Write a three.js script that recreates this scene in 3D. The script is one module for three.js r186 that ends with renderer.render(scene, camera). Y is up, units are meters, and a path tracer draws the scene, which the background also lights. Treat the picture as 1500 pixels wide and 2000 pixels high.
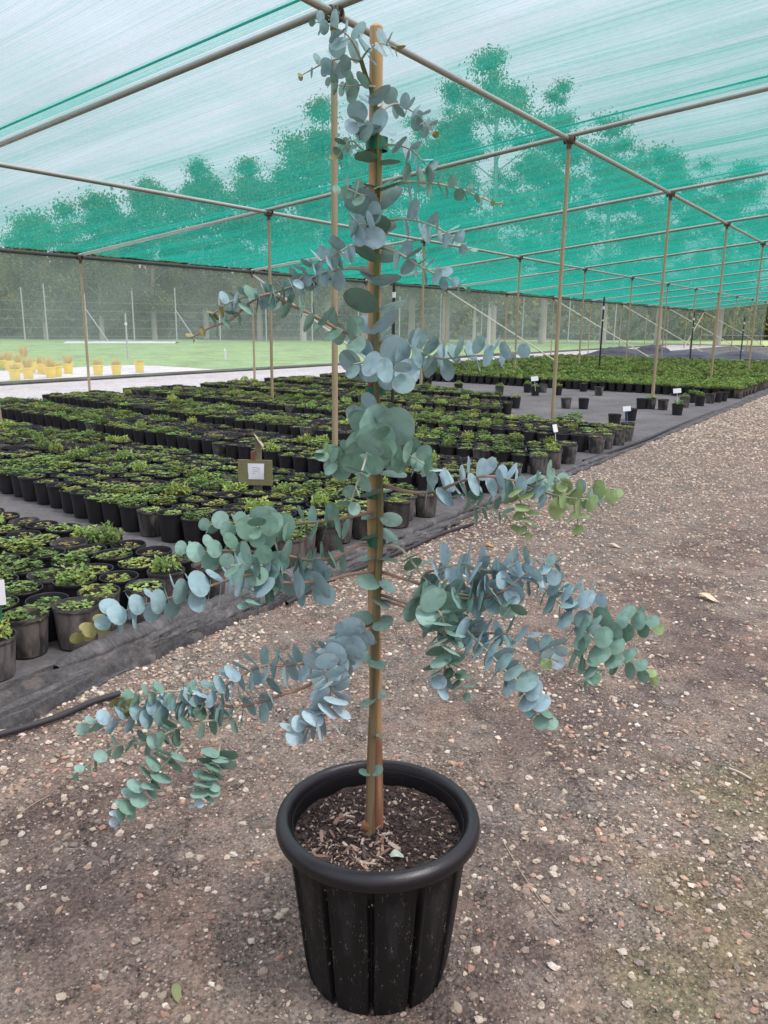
import * as THREE from 'three';
import { mergeGeometries } from 'three/addons/utils/BufferGeometryUtils.js';
import { ImprovedNoise } from 'three/addons/math/ImprovedNoise.js';

// ---------------------------------------------------------------- camera, sky, sun, exposure
const scene = new THREE.Scene();
const FPX = 1551.8;
const camera = new THREE.PerspectiveCamera(2 * Math.atan(1000 / FPX) * 180 / Math.PI, 0.75, 0.05, 900);
camera.position.set(0, 1.5, 0);
camera.rotation.set(-0.2333, 0.5837, 0.0125, 'YXZ');
camera.updateMatrixWorld(true);
scene.add(camera);
const renderer = new THREE.WebGLRenderer({ antialias: true });
renderer.toneMapping = THREE.LinearToneMapping;
renderer.toneMappingExposure = 1.42;
renderer.shadowMap.enabled = true;
renderer.shadowMap.type = THREE.PCFSoftShadowMap;

const imp = new ImprovedNoise();
const noise = (x, y, z = 0) => imp.noise(x, y, z);
const fbm = (x, y, z = 0, o = 4) => { let s = 0, a = 0.5, f = 1; for (let i = 0; i < o; i++) { s += a * noise(x * f, y * f, z + i * 7.3); a *= 0.5; f *= 2.03; } return s; };

{ // overcast sky: a bright, slightly lilac cloud deck
  const W = 512, H = 256, d = new Float32Array(W * H * 4);
  for (let j = 0; j < H; j++) for (let i = 0; i < W; i++) {
    const el = ((j + 0.5) / H - 0.5) * Math.PI, az = (i + 0.5) / W * Math.PI * 2;
    const y = Math.sin(el), c = Math.cos(el), x = c * Math.cos(az), z = c * Math.sin(az);
    const cl = y > 0 ? fbm(x * 3.1, y * 5.5, z * 3.1, 5) : 0;
    const v = (0.37 + 1.05 * Math.max(0, y)) * (1 + 0.42 * cl);
    const k = (j * W + i) * 4;
    d[k] = v * 1.02; d[k + 1] = v * 0.93; d[k + 2] = v * 1.13; d[k + 3] = 1;
  }
  const sky = new THREE.DataTexture(d, W, H, THREE.RGBAFormat, THREE.FloatType);
  sky.mapping = THREE.EquirectangularReflectionMapping; sky.magFilter = THREE.LinearFilter; sky.needsUpdate = true;
  scene.background = sky; scene.environment = sky;
}
const sun = new THREE.DirectionalLight(new THREE.Color(1, 0.97, 0.92), 1.5);
sun.position.set(14, 24, -4); sun.target.position.set(-1, 0, -3);
sun.castShadow = true; sun.shadow.radius = 26; sun.shadow.mapSize.set(2048, 2048);
Object.assign(sun.shadow.camera, { left: -30, right: 30, top: 40, bottom: -40, near: 1, far: 120 });
scene.add(sun, sun.target);

// ---------------------------------------------------------------- helpers
function rng(s) { return () => { s |= 0; s = s + 0x6D2B79F5 | 0; let t = Math.imul(s ^ s >>> 15, 1 | s); t = t + Math.imul(t ^ t >>> 7, 61 | t) ^ t; return ((t ^ t >>> 14) >>> 0) / 4294967296; }; }
const V = (x, y, z) => new THREE.Vector3(x, y, z);
const lin = (r, g, b) => new THREE.Color().setRGB(r, g, b);
const clamp = (x, a = 0, b = 1) => Math.min(b, Math.max(a, x));
const lerp = (a, b, t) => a + (b - a) * t;
const sm = (a, b, x) => { const t = clamp((x - a) / (b - a)); return t * t * (3 - 2 * t); };
const used = {};
function numbered(n) { if (!(n in used)) { used[n] = 0; return n; } used[n]++; return n + '_' + String(used[n]).padStart(3, '0'); }
function mesh(name, geo, mat, parent) { const m = new THREE.Mesh(geo, mat); m.name = parent ? name : numbered(name); m.castShadow = m.receiveShadow = true; (parent || scene).add(m); return m; }
function thing(name, label, category, pos = [0, 0, 0], group) { const g = new THREE.Group(); g.name = numbered(name); g.position.set(...pos); g.userData = { label, category }; if (group) g.userData.group = group; scene.add(g); return g; }
function tag(o, label, category, group) { o.userData = { label, category }; if (group) o.userData.group = group; return o; }
function struct(name, geo, mat) { const m = mesh(name, geo, mat); m.userData.kind = 'structure'; return m; }
function stuff(o) { o.userData.kind = 'stuff'; return o; }
const rayDir = (px, py) => V((px - 750) / FPX, (1000 - py) / FPX, -1).applyQuaternion(camera.quaternion);
const onGround = (px, py, h = 0) => { const d = rayDir(px, py); return d.multiplyScalar((h - 1.5) / d.y).add(camera.position); };
const toPixel = (p) => { const v = p.clone().applyMatrix4(camera.matrixWorldInverse); return [750 - FPX * v.x / v.z, 1000 + FPX * v.y / v.z, -v.z]; };
function tube(pts, r, seg = 6, n) { // r: number or function of t; small closed tube through points
  const c = pts.length > 2 ? new THREE.CatmullRomCurve3(pts, false, 'centripetal') : new THREE.LineCurve3(pts[0], pts[1]);
  const N = n || (pts.length > 2 ? pts.length * 4 : 1);
  const g = new THREE.TubeGeometry(c, N, typeof r === 'number' ? r : 1, seg, false);
  if (typeof r !== 'number') { const p = g.attributes.position; for (let i = 0; i <= N; i++) { const o = c.getPointAt(i / N), k = r(i / N); for (let j = 0; j <= seg; j++) { const q = i * (seg + 1) + j; p.setXYZ(q, o.x + (p.getX(q) - o.x) * k, o.y + (p.getY(q) - o.y) * k, o.z + (p.getZ(q) - o.z) * k); } } }
  return g;
}
function rod(a, b, r, seg = 10) { const d = b.clone().sub(a), l = d.length(); const g = new THREE.CylinderGeometry(r, r, l, seg, 1); g.applyQuaternion(new THREE.Quaternion().setFromUnitVectors(V(0, 1, 0), d.normalize())); g.translate((a.x + b.x) / 2, (a.y + b.y) / 2, (a.z + b.z) / 2); return g; }
function colorAll(g, c) { const n = g.attributes.position.count, a = new Float32Array(n * 3); for (let i = 0; i < n; i++) { a[i * 3] = c.r; a[i * 3 + 1] = c.g; a[i * 3 + 2] = c.b; } g.setAttribute('color', new THREE.BufferAttribute(a, 3)); return g; }
function grid(nu, nv, f, uvf) { // sheet from f(u,v)->Vector3
  const p = [], uv = [], ix = [];
  for (let j = 0; j <= nv; j++) for (let i = 0; i <= nu; i++) { const q = f(i / nu, j / nv); p.push(q.x, q.y, q.z); const t = uvf ? uvf(q, i / nu, j / nv) : [q.x, q.z]; uv.push(t[0], t[1]); }
  for (let j = 0; j < nv; j++) for (let i = 0; i < nu; i++) { const a = j * (nu + 1) + i, b = a + 1, c = a + nu + 1, d = c + 1; ix.push(a, c, b, b, c, d); }
  const g = new THREE.BufferGeometry();
  g.setAttribute('position', new THREE.Float32BufferAttribute(p, 3)); g.setAttribute('uv', new THREE.Float32BufferAttribute(uv, 2)); g.setIndex(ix); g.computeVertexNormals(); return g;
}
// periodic value noise for textures
function tileNoise(N, cells, seed, cellsY) {
  const r = rng(seed), cy = cellsY || cells, L = new Float32Array(cells * cy); for (let i = 0; i < L.length; i++) L[i] = r();
  const out = new Float32Array(N * N);
  for (let j = 0; j < N; j++) { const v = j / N * cy, y0 = Math.floor(v) % cy, y1 = (y0 + 1) % cy; let fy = v - Math.floor(v); fy = fy * fy * (3 - 2 * fy);
    for (let i = 0; i < N; i++) { const u = i / N * cells, x0 = Math.floor(u) % cells, x1 = (x0 + 1) % cells; let fx = u - Math.floor(u); fx = fx * fx * (3 - 2 * fx);
      out[j * N + i] = lerp(lerp(L[y0 * cells + x0], L[y0 * cells + x1], fx), lerp(L[y1 * cells + x0], L[y1 * cells + x1], fx), fy); } }
  return out;
}
function tileFbm(N, c, seed, oct = 4, cy) { const o = new Float32Array(N * N); let a = 0.5, s = 0; for (let k = 0; k < oct; k++) { const t = tileNoise(N, c << k, seed + k * 31, cy ? cy << k : undefined); for (let i = 0; i < o.length; i++) o[i] += a * t[i]; s += a; a *= 0.5; } for (let i = 0; i < o.length; i++) o[i] /= s; return o; }
const s255 = (x) => { x = clamp(x); return Math.round(255 * (x <= 0.0031308 ? x * 12.92 : 1.055 * Math.pow(x, 1 / 2.4) - 0.055)); };
function tex(N, f, srgb = true) { // f(i)->[r,g,b] linear
  const d = new Uint8Array(N * N * 4);
  for (let i = 0; i < N * N; i++) { const c = f(i); if (srgb) { d[i * 4] = s255(c[0]); d[i * 4 + 1] = s255(c[1]); d[i * 4 + 2] = s255(c[2]); } else { d[i * 4] = 255 * clamp(c[0]); d[i * 4 + 1] = 255 * clamp(c[1]); d[i * 4 + 2] = 255 * clamp(c[2]); } d[i * 4 + 3] = 255; }
  const t = new THREE.DataTexture(d, N, N, THREE.RGBAFormat); t.wrapS = t.wrapT = THREE.RepeatWrapping; t.magFilter = THREE.LinearFilter; t.minFilter = THREE.LinearMipmapLinearFilter; t.generateMipmaps = true;
  if (srgb) t.colorSpace = THREE.SRGBColorSpace; t.needsUpdate = true; return t;
}
const rep = (t, x, y = x) => { const c = t.clone(); c.repeat.set(x, y); c.needsUpdate = true; return c; };
const M = (o) => new THREE.MeshStandardMaterial(o);
const ordinals = ['first', 'second', 'third', 'fourth', 'fifth', 'sixth', 'seventh', 'eighth', 'ninth', 'tenth', 'eleventh', 'twelfth', 'thirteenth', 'fourteenth', 'fifteenth', 'sixteenth', 'seventeenth', 'eighteenth', 'nineteenth'];
const tens = ['', '', 'twentieth', 'thirtieth', 'fortieth', 'fiftieth', 'sixtieth', 'seventieth'], ten = ['', '', 'twenty', 'thirty', 'forty', 'fifty', 'sixty', 'seventy'];
const ord = (n) => n < 20 ? ordinals[n - 1] : n % 10 ? ten[Math.floor(n / 10)] + '-' + ordinals[n % 10 - 1] : tens[n / 10];

// ---------------------------------------------------------------- shared textures
const N1 = tileFbm(512, 8, 11, 5), N2 = tileFbm(512, 4, 77, 6), NF = tileFbm(512, 64, 5, 3), NC = tileFbm(512, 3, 191, 4);
// packed dirt with grit: colour and relief
const dirt = (() => {
  const N = 1024, A = tileFbm(N, 16, 3, 6), B = tileFbm(N, 128, 9, 3), C = tileFbm(N, 6, 21, 4);
  const col = new Float32Array(N * N * 3), h = new Float32Array(N * N), r = rng(8);
  for (let i = 0; i < N * N; i++) { const t = 0.52 + 0.65 * (A[i] - 0.5) + 1.0 * (B[i] - 0.5); const k = clamp(t, 0.06, 1.2), w = C[i] - 0.5; col[i * 3] = 0.285 * k * (1 + 0.25 * w); col[i * 3 + 1] = 0.224 * k; col[i * 3 + 2] = 0.170 * k * (1 - 0.25 * w); h[i] = 0.35 * A[i] + 0.35 * B[i]; }
  for (let n = 0; n < 15000; n++) { // grit, from sand to small chips
    const x = r() * N, y = r() * N, R = 1.0 + Math.pow(r(), 4) * 6, e = 0.5 + 0.5 * r(), th = r() * 3.14, c = Math.cos(th), s = Math.sin(th), v = 0.13 + 0.27 * Math.pow(r(), 1.6), hue = r();
    const cr = v * (hue < 0.22 ? 1.25 : 1.08), cg = v * (hue < 0.22 ? 0.84 : 0.94), cb = v * (hue < 0.22 ? 0.66 : 0.74);
    for (let j = -Math.ceil(R); j <= R; j++) for (let i = -Math.ceil(R); i <= R; i++) { const u = (i * c + j * s) / R, w = (-i * s + j * c) / (R * e), q = u * u + w * w; if (q > 1) continue; const k = ((Math.floor(y + j) + N) % N) * N + (Math.floor(x + i) + N) % N; col[k * 3] = cr; col[k * 3 + 1] = cg; col[k * 3 + 2] = cb; h[k] = 0.5 + 0.5 * Math.sqrt(1 - q) * Math.min(1, R / 5); }
  }
  return { map: tex(N, (i) => [col[i * 3], col[i * 3 + 1], col[i * 3 + 2]]), bump: tex(N, (i) => [h[i], h[i], h[i]], false) };
})();
// woven weed mat: fine weave lines under dust
const weave = tex(512, (i) => { const x = i % 512, y = i / 512 | 0; const w = 0.5 + 0.25 * Math.sin(x / 512 * Math.PI * 2 * 64) + 0.2 * Math.sin(y / 512 * Math.PI * 2 * 64); const d = 0.105 + 0.085 * (N2[i] - 0.45) + 0.07 * (NF[i] - 0.5) + 0.012 * w; const br = sm(0.55, 0.75, N1[i]) * 0.02; return [d * 1.06 + br, d * 1.0 + br * 0.7, d * 0.97 + br * 0.4]; });
const dusty = tex(512, (i) => { const k = sm(0.36, 0.72, N1[i]) * 0.10 + 0.06 * NF[i] * sm(0.3, 0.6, N2[i]); return [0.020 + k * 1.05, 0.019 + k * 0.95, 0.018 + k * 0.84]; });
const paleStone = tex(512, (i) => { const k = 0.50 + 0.35 * (NF[i] - 0.4) + 0.18 * (N1[i] - 0.5); return [k * 1.03, k, k * 0.95]; });
const bumpMap = tex(512, (i) => [N1[i] * 0.6 + NF[i] * 0.4, 0, 0].map((v, k, a) => a[0]), false);

// ---------------------------------------------------------------- ground, road, mat, path, field, hill
const EDGE = -2.88, zRow = (k) => -(5.667 + k * 5.16);
{
  const g = struct('ground', grid(60, 60, (u, v) => V(lerp(-260, 200, u), -0.03, lerp(140, -320, v))), M({ color: lin(0.13, 0.15, 0.07), roughness: 1, map: rep(tex(512, (i) => [0.75 + 0.5 * N1[i], 0.75 + 0.5 * N1[i], 0.7 + 0.4 * NF[i]]), 0.2), bumpMap: rep(bumpMap, 0.5), bumpScale: 0.05 }));
}
const moss = onGround(1390, 1760), moss2 = onGround(1480, 1550), moss3 = onGround(1300, 1950);
const redA = onGround(960, 1480), damp = [onGround(1300, 1160), onGround(1450, 1290), onGround(1130, 1390), onGround(180, 1640), onGround(990, 1770), onGround(930, 1020), onGround(1430, 1060)];
function roadTint(x, z) {
  const n = fbm(x * 0.55, z * 0.55, 3.1), f = fbm(x * 2.2, z * 2.2, 8.2), ff = fbm(x * 7, z * 7, 1.7);
  let c = lin(1, 1, 1).multiplyScalar(1 + 0.25 * n + 0.22 * f);
  const red = sm(-0.02, 0.22, fbm(x * 0.9, z * 0.9, 21) + 0.3 * ff); c.lerp(lin(1.10, 0.88, 0.82), 0.4 * red);
  for (const p of damp) { const d = Math.hypot((x - p.x), (z - p.z) * 0.7) / (0.22 + 0.035 * Math.hypot(p.x, p.z)); c.lerp(lin(0.56, 0.49, 0.51), 0.7 * sm(1.0, 0.55, d + 1.5 * f + 2.2 * ff)); }
  for (const [p, R] of [[moss, 0.34], [moss2, 0.3], [moss3, 0.2]]) { const d = Math.hypot(x - p.x, z - p.z) / R; c.lerp(lin(0.78, 0.86, 0.50), 0.62 * sm(1.1, 0.3, d + 1.6 * f + 1.5 * ff)); }
  const g = 0; return c.multiplyScalar(1 + g);
}
const roadX1 = 9;
const roadGeo = (() => {
  const xs = [], zs = []; for (let x = EDGE - 0.5; x < 2.2; x += 0.07) xs.push(x); for (let x = 2.4; x <= roadX1; x += 0.6) xs.push(x);
  for (let z = 6; z > -0.5; z -= 0.5) zs.push(z); for (let z = -0.5; z > -8; z -= 0.07) zs.push(z); for (let z = -8; z > -26; z -= 0.22) zs.push(z); for (let z = -26; z >= -110; z -= 2) zs.push(z);
  const g = grid(xs.length - 1, zs.length - 1, (u, v) => { const x = xs[Math.round(u * (xs.length - 1))], z = zs[Math.round(v * (zs.length - 1))]; return V(x, 0.012 * fbm(x * 1.3, z * 1.3, 5) + 0.004 * fbm(x * 6, z * 6, 2), z); });
  const p = g.attributes.position, a = new Float32Array(p.count * 3); for (let i = 0; i < p.count; i++) { const c = roadTint(p.getX(i), p.getZ(i)); a[i * 3] = c.r; a[i * 3 + 1] = c.g; a[i * 3 + 2] = c.b; }
  g.setAttribute('color', new THREE.BufferAttribute(a, 3)); return g;
})();
const road = struct('gravel_road', roadGeo, M({ vertexColors: true, roughness: 0.95, map: rep(dirt.map, 1 / 0.9), bumpMap: rep(dirt.bump, 1 / 0.9), bumpScale: 0.006 }));
const roadY = (x, z) => 0.012 * fbm(x * 1.3, z * 1.3, 5) + 0.004 * fbm(x * 6, z * 6, 2);

// stones bedded in the road
{
  const R = rng(404);
  const stoneGeos = [0, 1, 2, 3, 4].map((s) => { const g = new THREE.IcosahedronGeometry(1, 1), p = g.attributes.position; for (let i = 0; i < p.count; i++) { const v = V(p.getX(i), p.getY(i), p.getZ(i)), k = 1 + 0.55 * noise(v.x * 1.3 + s * 9, v.y * 1.3, v.z * 1.3); p.setXYZ(i, v.x * k, v.y * k * 0.52, v.z * k * (0.62 + 0.08 * s)); } g.computeVertexNormals(); return g; });
  const stoneCols = [[0.50, 0.43, 0.32], [0.58, 0.51, 0.40], [0.36, 0.30, 0.22], [0.66, 0.61, 0.53], [0.40, 0.25, 0.18], [0.27, 0.225, 0.18], [0.46, 0.33, 0.22], [0.30, 0.25, 0.20]].map((c) => lin(...c));
  const list = [];
  const dens = (x, z) => { // stones per place: swept thick along the mat and down the far road
    const d = Math.hypot(x, z); let q = 0.34 + 0.75 * sm(-0.08, 0.28, fbm(x * 0.8, z * 0.8, 33)) ; q += 1.9 * sm(1.25, 0.15, x - EDGE) * sm(-0.15, 0.12, fbm(x * 1.5, z * 1.5, 60) + 0.12); q += 0.6 * sm(4, 8, d); return q; };
  const put = (n, z0, z1, x0, x1, smin, smax, pw) => { for (let i = 0; i < n; i++) { const x = lerp(x0, x1, R()), z = lerp(z0, z1, R()); if (x < EDGE + 0.02 + 0.05 * R()) continue; if (R() > dens(x, z) * 0.55) continue; if (Math.hypot(x + 0.88, z + 1.32) < 0.19) continue; const [px, py] = toPixel(V(x, 0, z)); if (px < -120 || px > 1620 || py > 2150) continue; list.push([x, z, smin + (smax - smin) * Math.pow(R(), pw)]); } };
  put(70000, -0.55, -4.5, EDGE, 1.9, 0.0018, 0.0138, 3.1);
  put(44000, -4.5, -10, EDGE, 1.4, 0.0035, 0.0145, 2.4);
  put(26000, -10, -24, EDGE, -0.5, 0.008, 0.022, 1.6);
  const seen = list.map((e, i) => [i, e[2] / Math.hypot(e[0], 1.5, e[1])]).sort((a, b) => b[1] - a[1]);
  const big = new Set(seen.slice(0, 300).map((e) => e[0]));
  const mats = stoneCols.map((c) => M({ color: c, roughness: 0.85, bumpMap: rep(bumpMap, 2), bumpScale: 0.002 }));
  const q = new THREE.Quaternion(), e = new THREE.Euler(), m4 = new THREE.Matrix4(), buckets = stoneGeos.map(() => []);
  list.forEach(([x, z, s], i) => {
    e.set((R() - 0.5) * 0.5, R() * 6.28, (R() - 0.5) * 0.5); q.setFromEuler(e); const y = roadY(x, z) + s * (0.05 + 0.22 * R()), k = Math.floor(R() * 5);
    const t = R(), ci = t < 0.24 ? 0 : t < 0.35 ? 1 : t < 0.56 ? 2 : t < 0.585 ? 3 : t < 0.72 ? 4 : t < 0.83 ? 5 : t < 0.92 ? 6 : 7;
    if (big.has(i)) { const m = mesh('stone', stoneGeos[k], mats[ci], road); m.position.set(x, y, z); m.quaternion.copy(q); m.scale.setScalar(s); }
    else buckets[k].push([m4.compose(V(x, y, z), q, V(s, s, s)).clone(), stoneCols[ci].clone().multiplyScalar(0.7 + 0.5 * R())]);
  });
  const gravel = new THREE.Group(); gravel.name = 'gravel'; stuff(gravel); road.add(gravel);
  buckets.forEach((b, k) => { const im = new THREE.InstancedMesh(stoneGeos[k], M({ roughness: 0.88 }), b.length); im.name = 'gravel_stones'; stuff(im); im.castShadow = im.receiveShadow = true; b.forEach((t, i) => { im.setMatrixAt(i, t[0]); im.setColorAt(i, t[1]); }); gravel.add(im); });
}

// weed mat under the pots, its torn edge rolled up along the road
{
  const matM = M({ map: rep(weave, 0.63), roughness: 0.9, bumpMap: rep(weave, 0.63), bumpScale: 0.002 });
  struct('weed_mat', grid(40, 120, (u, v) => { const x = lerp(-13.5, -2.99, u), z = lerp(4, -72, v); return V(x, 0.004 + 0.012 * Math.max(0, fbm(x * 0.9, z * 0.9, 4)), z); }), matM);
  const edgeM = M({ map: rep(tex(512, (i) => { const d = 0.048 + 0.07 * (N2[i] - 0.5) + 0.06 * (NF[i] - 0.5), b = sm(0.5, 0.66, N1[i]) * 0.05; return [d * 1.06 + b * 1.15, d + b * 0.9, d * 0.95 + b * 0.66]; }), 1.3), roughness: 0.78, bumpMap: rep(bumpMap, 3), bumpScale: 0.006 });
  // rolled edge: a rumpled sheet over a buried batten
  const g = grid(64, 1900, (u, v) => {
    const z = v < 0.84 ? lerp(0.6, -9, v / 0.84) : lerp(-9, -30, (v - 0.84) / 0.16);
    const near = sm(-6.0, -3.2, z), rag = sm(-4.6, -3.3, z) * sm(-1.7, -2.3, z), wid = 0.06 + 0.05 * near + 0.05 * fbm(1.2, z * 2.6, 2) + 0.13 * sm(-2.4, -1.4, z) + 0.05 * rag;
    const s = u, wv = (0.12 * noise(0.4, z * 1.7, 3) + 0.07 * noise(0.9, z * 5.1, 6)) * (0.25 + 0.75 * near); let x = lerp(-3.02, EDGE + wid, s) + 0.05 * fbm(0.3, z * 0.7, 9) * s + 0.012 * noise(s * 6, z * 7, 2);
    const rdg = (c, w, a) => a * Math.exp(-Math.abs(s - c) / w);
    const crest = 0.026 * (0.85 + 0.5 * noise(0.2, z * 1.1, 4)) * Math.exp(-Math.pow((s - 0.30 - 0.3 * wv) / (s < 0.30 ? 0.07 : 0.13), 4));
    const f = crest + rdg(0.56 + wv * 1.2, 0.05, 0.02 * (0.3 + rag) * clamp(0.5 + 1.4 * noise(3, z * 1.9, 1))) + rdg(0.74 - wv, 0.045, 0.02 * (0.3 + rag) * clamp(0.45 + 1.5 * noise(7, z * 2.3, 2))) + rdg(0.90 + 0.4 * wv, 0.04, 0.03 * (0.5 + 0.6 * sm(-2.3, -1.7, z)));
    const cr = 0.28 * rag * sm(0.35, 0.55, s) * sm(1, 0.82, s) * (0.17 * Math.abs(noise(s * 6 + 3 * noise(s * 3, z * 3, 3), z * 7 + 2 * noise(s * 4, z * 3, 1), 3)) + 0.09 * Math.abs(noise(s * 12, z * 19 + s * 9, 8)));
    return V(x, 0.008 + f + cr + 0.006 * noise(s * 8, z * 9, 6) * sm(0, 0.15, s) - 0.024 * sm(0.94, 1, s), z);
  }, (q) => [q.x * 1.2, q.z]);
  const ed = struct('mat_edge', g, edgeM), RB = rng(31);
  // creased folds of torn mat lying on one another along the edge
  const foldM = M({ map: rep(tex(512, (i) => { const d = 0.075 + 0.09 * sm(0.42, 0.7, N2[i]) + 0.08 * (NF[i] - 0.45); return [d * 1.05, d, d * 0.95]; }), 1, 3), roughness: 0.75, bumpMap: rep(bumpMap, 2, 6), bumpScale: 0.008, side: THREE.DoubleSide }), crestM = foldM;
  const fold = (x, y, z0, z1, r, m, sd, rough, slope = 0) => mesh('mat_fold', grid(14, Math.ceil(Math.abs(z1 - z0) * 46), (u, v) => { const z = lerp(z0, z1, v), end = Math.pow(Math.sin(Math.PI * clamp(v, 0.001, 0.999)), 0.3), a = lerp(-0.25, 3.5 + 0.5 * noise(z * 3, sd), u), rr = r * (0.35 + 0.65 * end) * (1 + 0.5 * noise(z * 2.6, sd, 1) + rough * (0.8 * noise(u * 4, z * 9, sd) + 0.5 * noise(u * 9, z * 23, sd))); return V(x + slope * (v - 0.5) + 0.03 * noise(z * 1.2, sd, 5) + 0.012 * rough * noise(z * 8, sd, 2) - Math.cos(a) * rr * 1.35, y * end + Math.sin(a) * rr + 0.004, z); }, (q, u, v) => [u * 0.12, lerp(z0, z1, v)]), m, ed);
  fold(-2.95, 0.028, -1.9, -3.05, 0.042, crestM, 3, 0.35); fold(-2.945, 0.03, -2.85, -4.6, 0.040, crestM, 7, 0.3); fold(-2.935, 0.02, -4.4, -6.6, 0.034, crestM, 9, 0.25); fold(-2.93, 0.016, -6.4, -9.2, 0.030, crestM, 14, 0.25);
  for (let i = 0; i < 15; i++) { const z = lerp(-2.05, -4.5, RB()), l = 0.35 + 0.75 * RB(); fold(-2.885 + 0.11 * RB(), 0.006 + 0.018 * RB(), z, z - l, 0.016 + 0.016 * RB(), foldM, 20 + i * 3, 1.1, 0.08 * (RB() - 0.3)); }
  for (let i = 0; i < 5; i++) { const z = -4.6 - 3.4 * RB(); fold(-2.88 + 0.04 * RB(), 0.004, z, z - 0.6 - RB(), 0.014 + 0.01 * RB(), foldM, 70 + i * 3, 0.8, 0.03); }
  fold(-2.80, 0.0, -1.0, -2.15, 0.016, foldM, 91, 0.4, -0.10); fold(-2.72, 0.0, -0.9, -1.95, 0.013, foldM, 95, 0.5, -0.10); fold(-2.69, -0.002, -1.0, -2.35, 0.012, foldM, 97, 0.5, -0.14);
}
{ // gravel path along the side net, crop field and pale ground beyond it
  struct('gravel_path', grid(8, 60, (u, v) => V(lerp(-18.2, -13.5, u), -0.004, lerp(4, -74, v))), M({ map: rep(paleStone, 0.5), roughness: 0.95, bumpMap: rep(dirt.bump, 0.7), bumpScale: 0.01 }));
  struct('pale_ground', grid(4, 4, (u, v) => V(lerp(-23.0, -18.2, u), -0.008, lerp(2, -19, v))), M({ map: rep(paleStone, 0.3), roughness: 0.95 }));
  const field = grid(90, 120, (u, v) => { const x = lerp(-62, -18.2, u), z = lerp(6, -95, v); return V(x, (x > -23 && z > -19 ? -0.02 : 0.03) + 0.02 * fbm(x, z), z); });
  struct('far_lawn', grid(20, 20, (u, v) => { const x = lerp(-18.2, 40, u), z = lerp(-73.5, -150, v); return V(x, 0.05 + 0.02 * fbm(x, z), z); }), M({ color: lin(0.36, 0.46, 0.16), roughness: 1 }));
  const f = struct('crop_field', field, M({ color: lin(0.32, 0.50, 0.20), roughness: 1, map: rep(tex(512, (i) => { const k = 0.62 + 0.7 * (N1[i] - 0.3) + 0.5 * (NF[i] - 0.5); return [k * 0.95, k, k * 0.8]; }), 0.15), bumpMap: rep(bumpMap, 0.8), bumpScale: 0.08 }));
}
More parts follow.
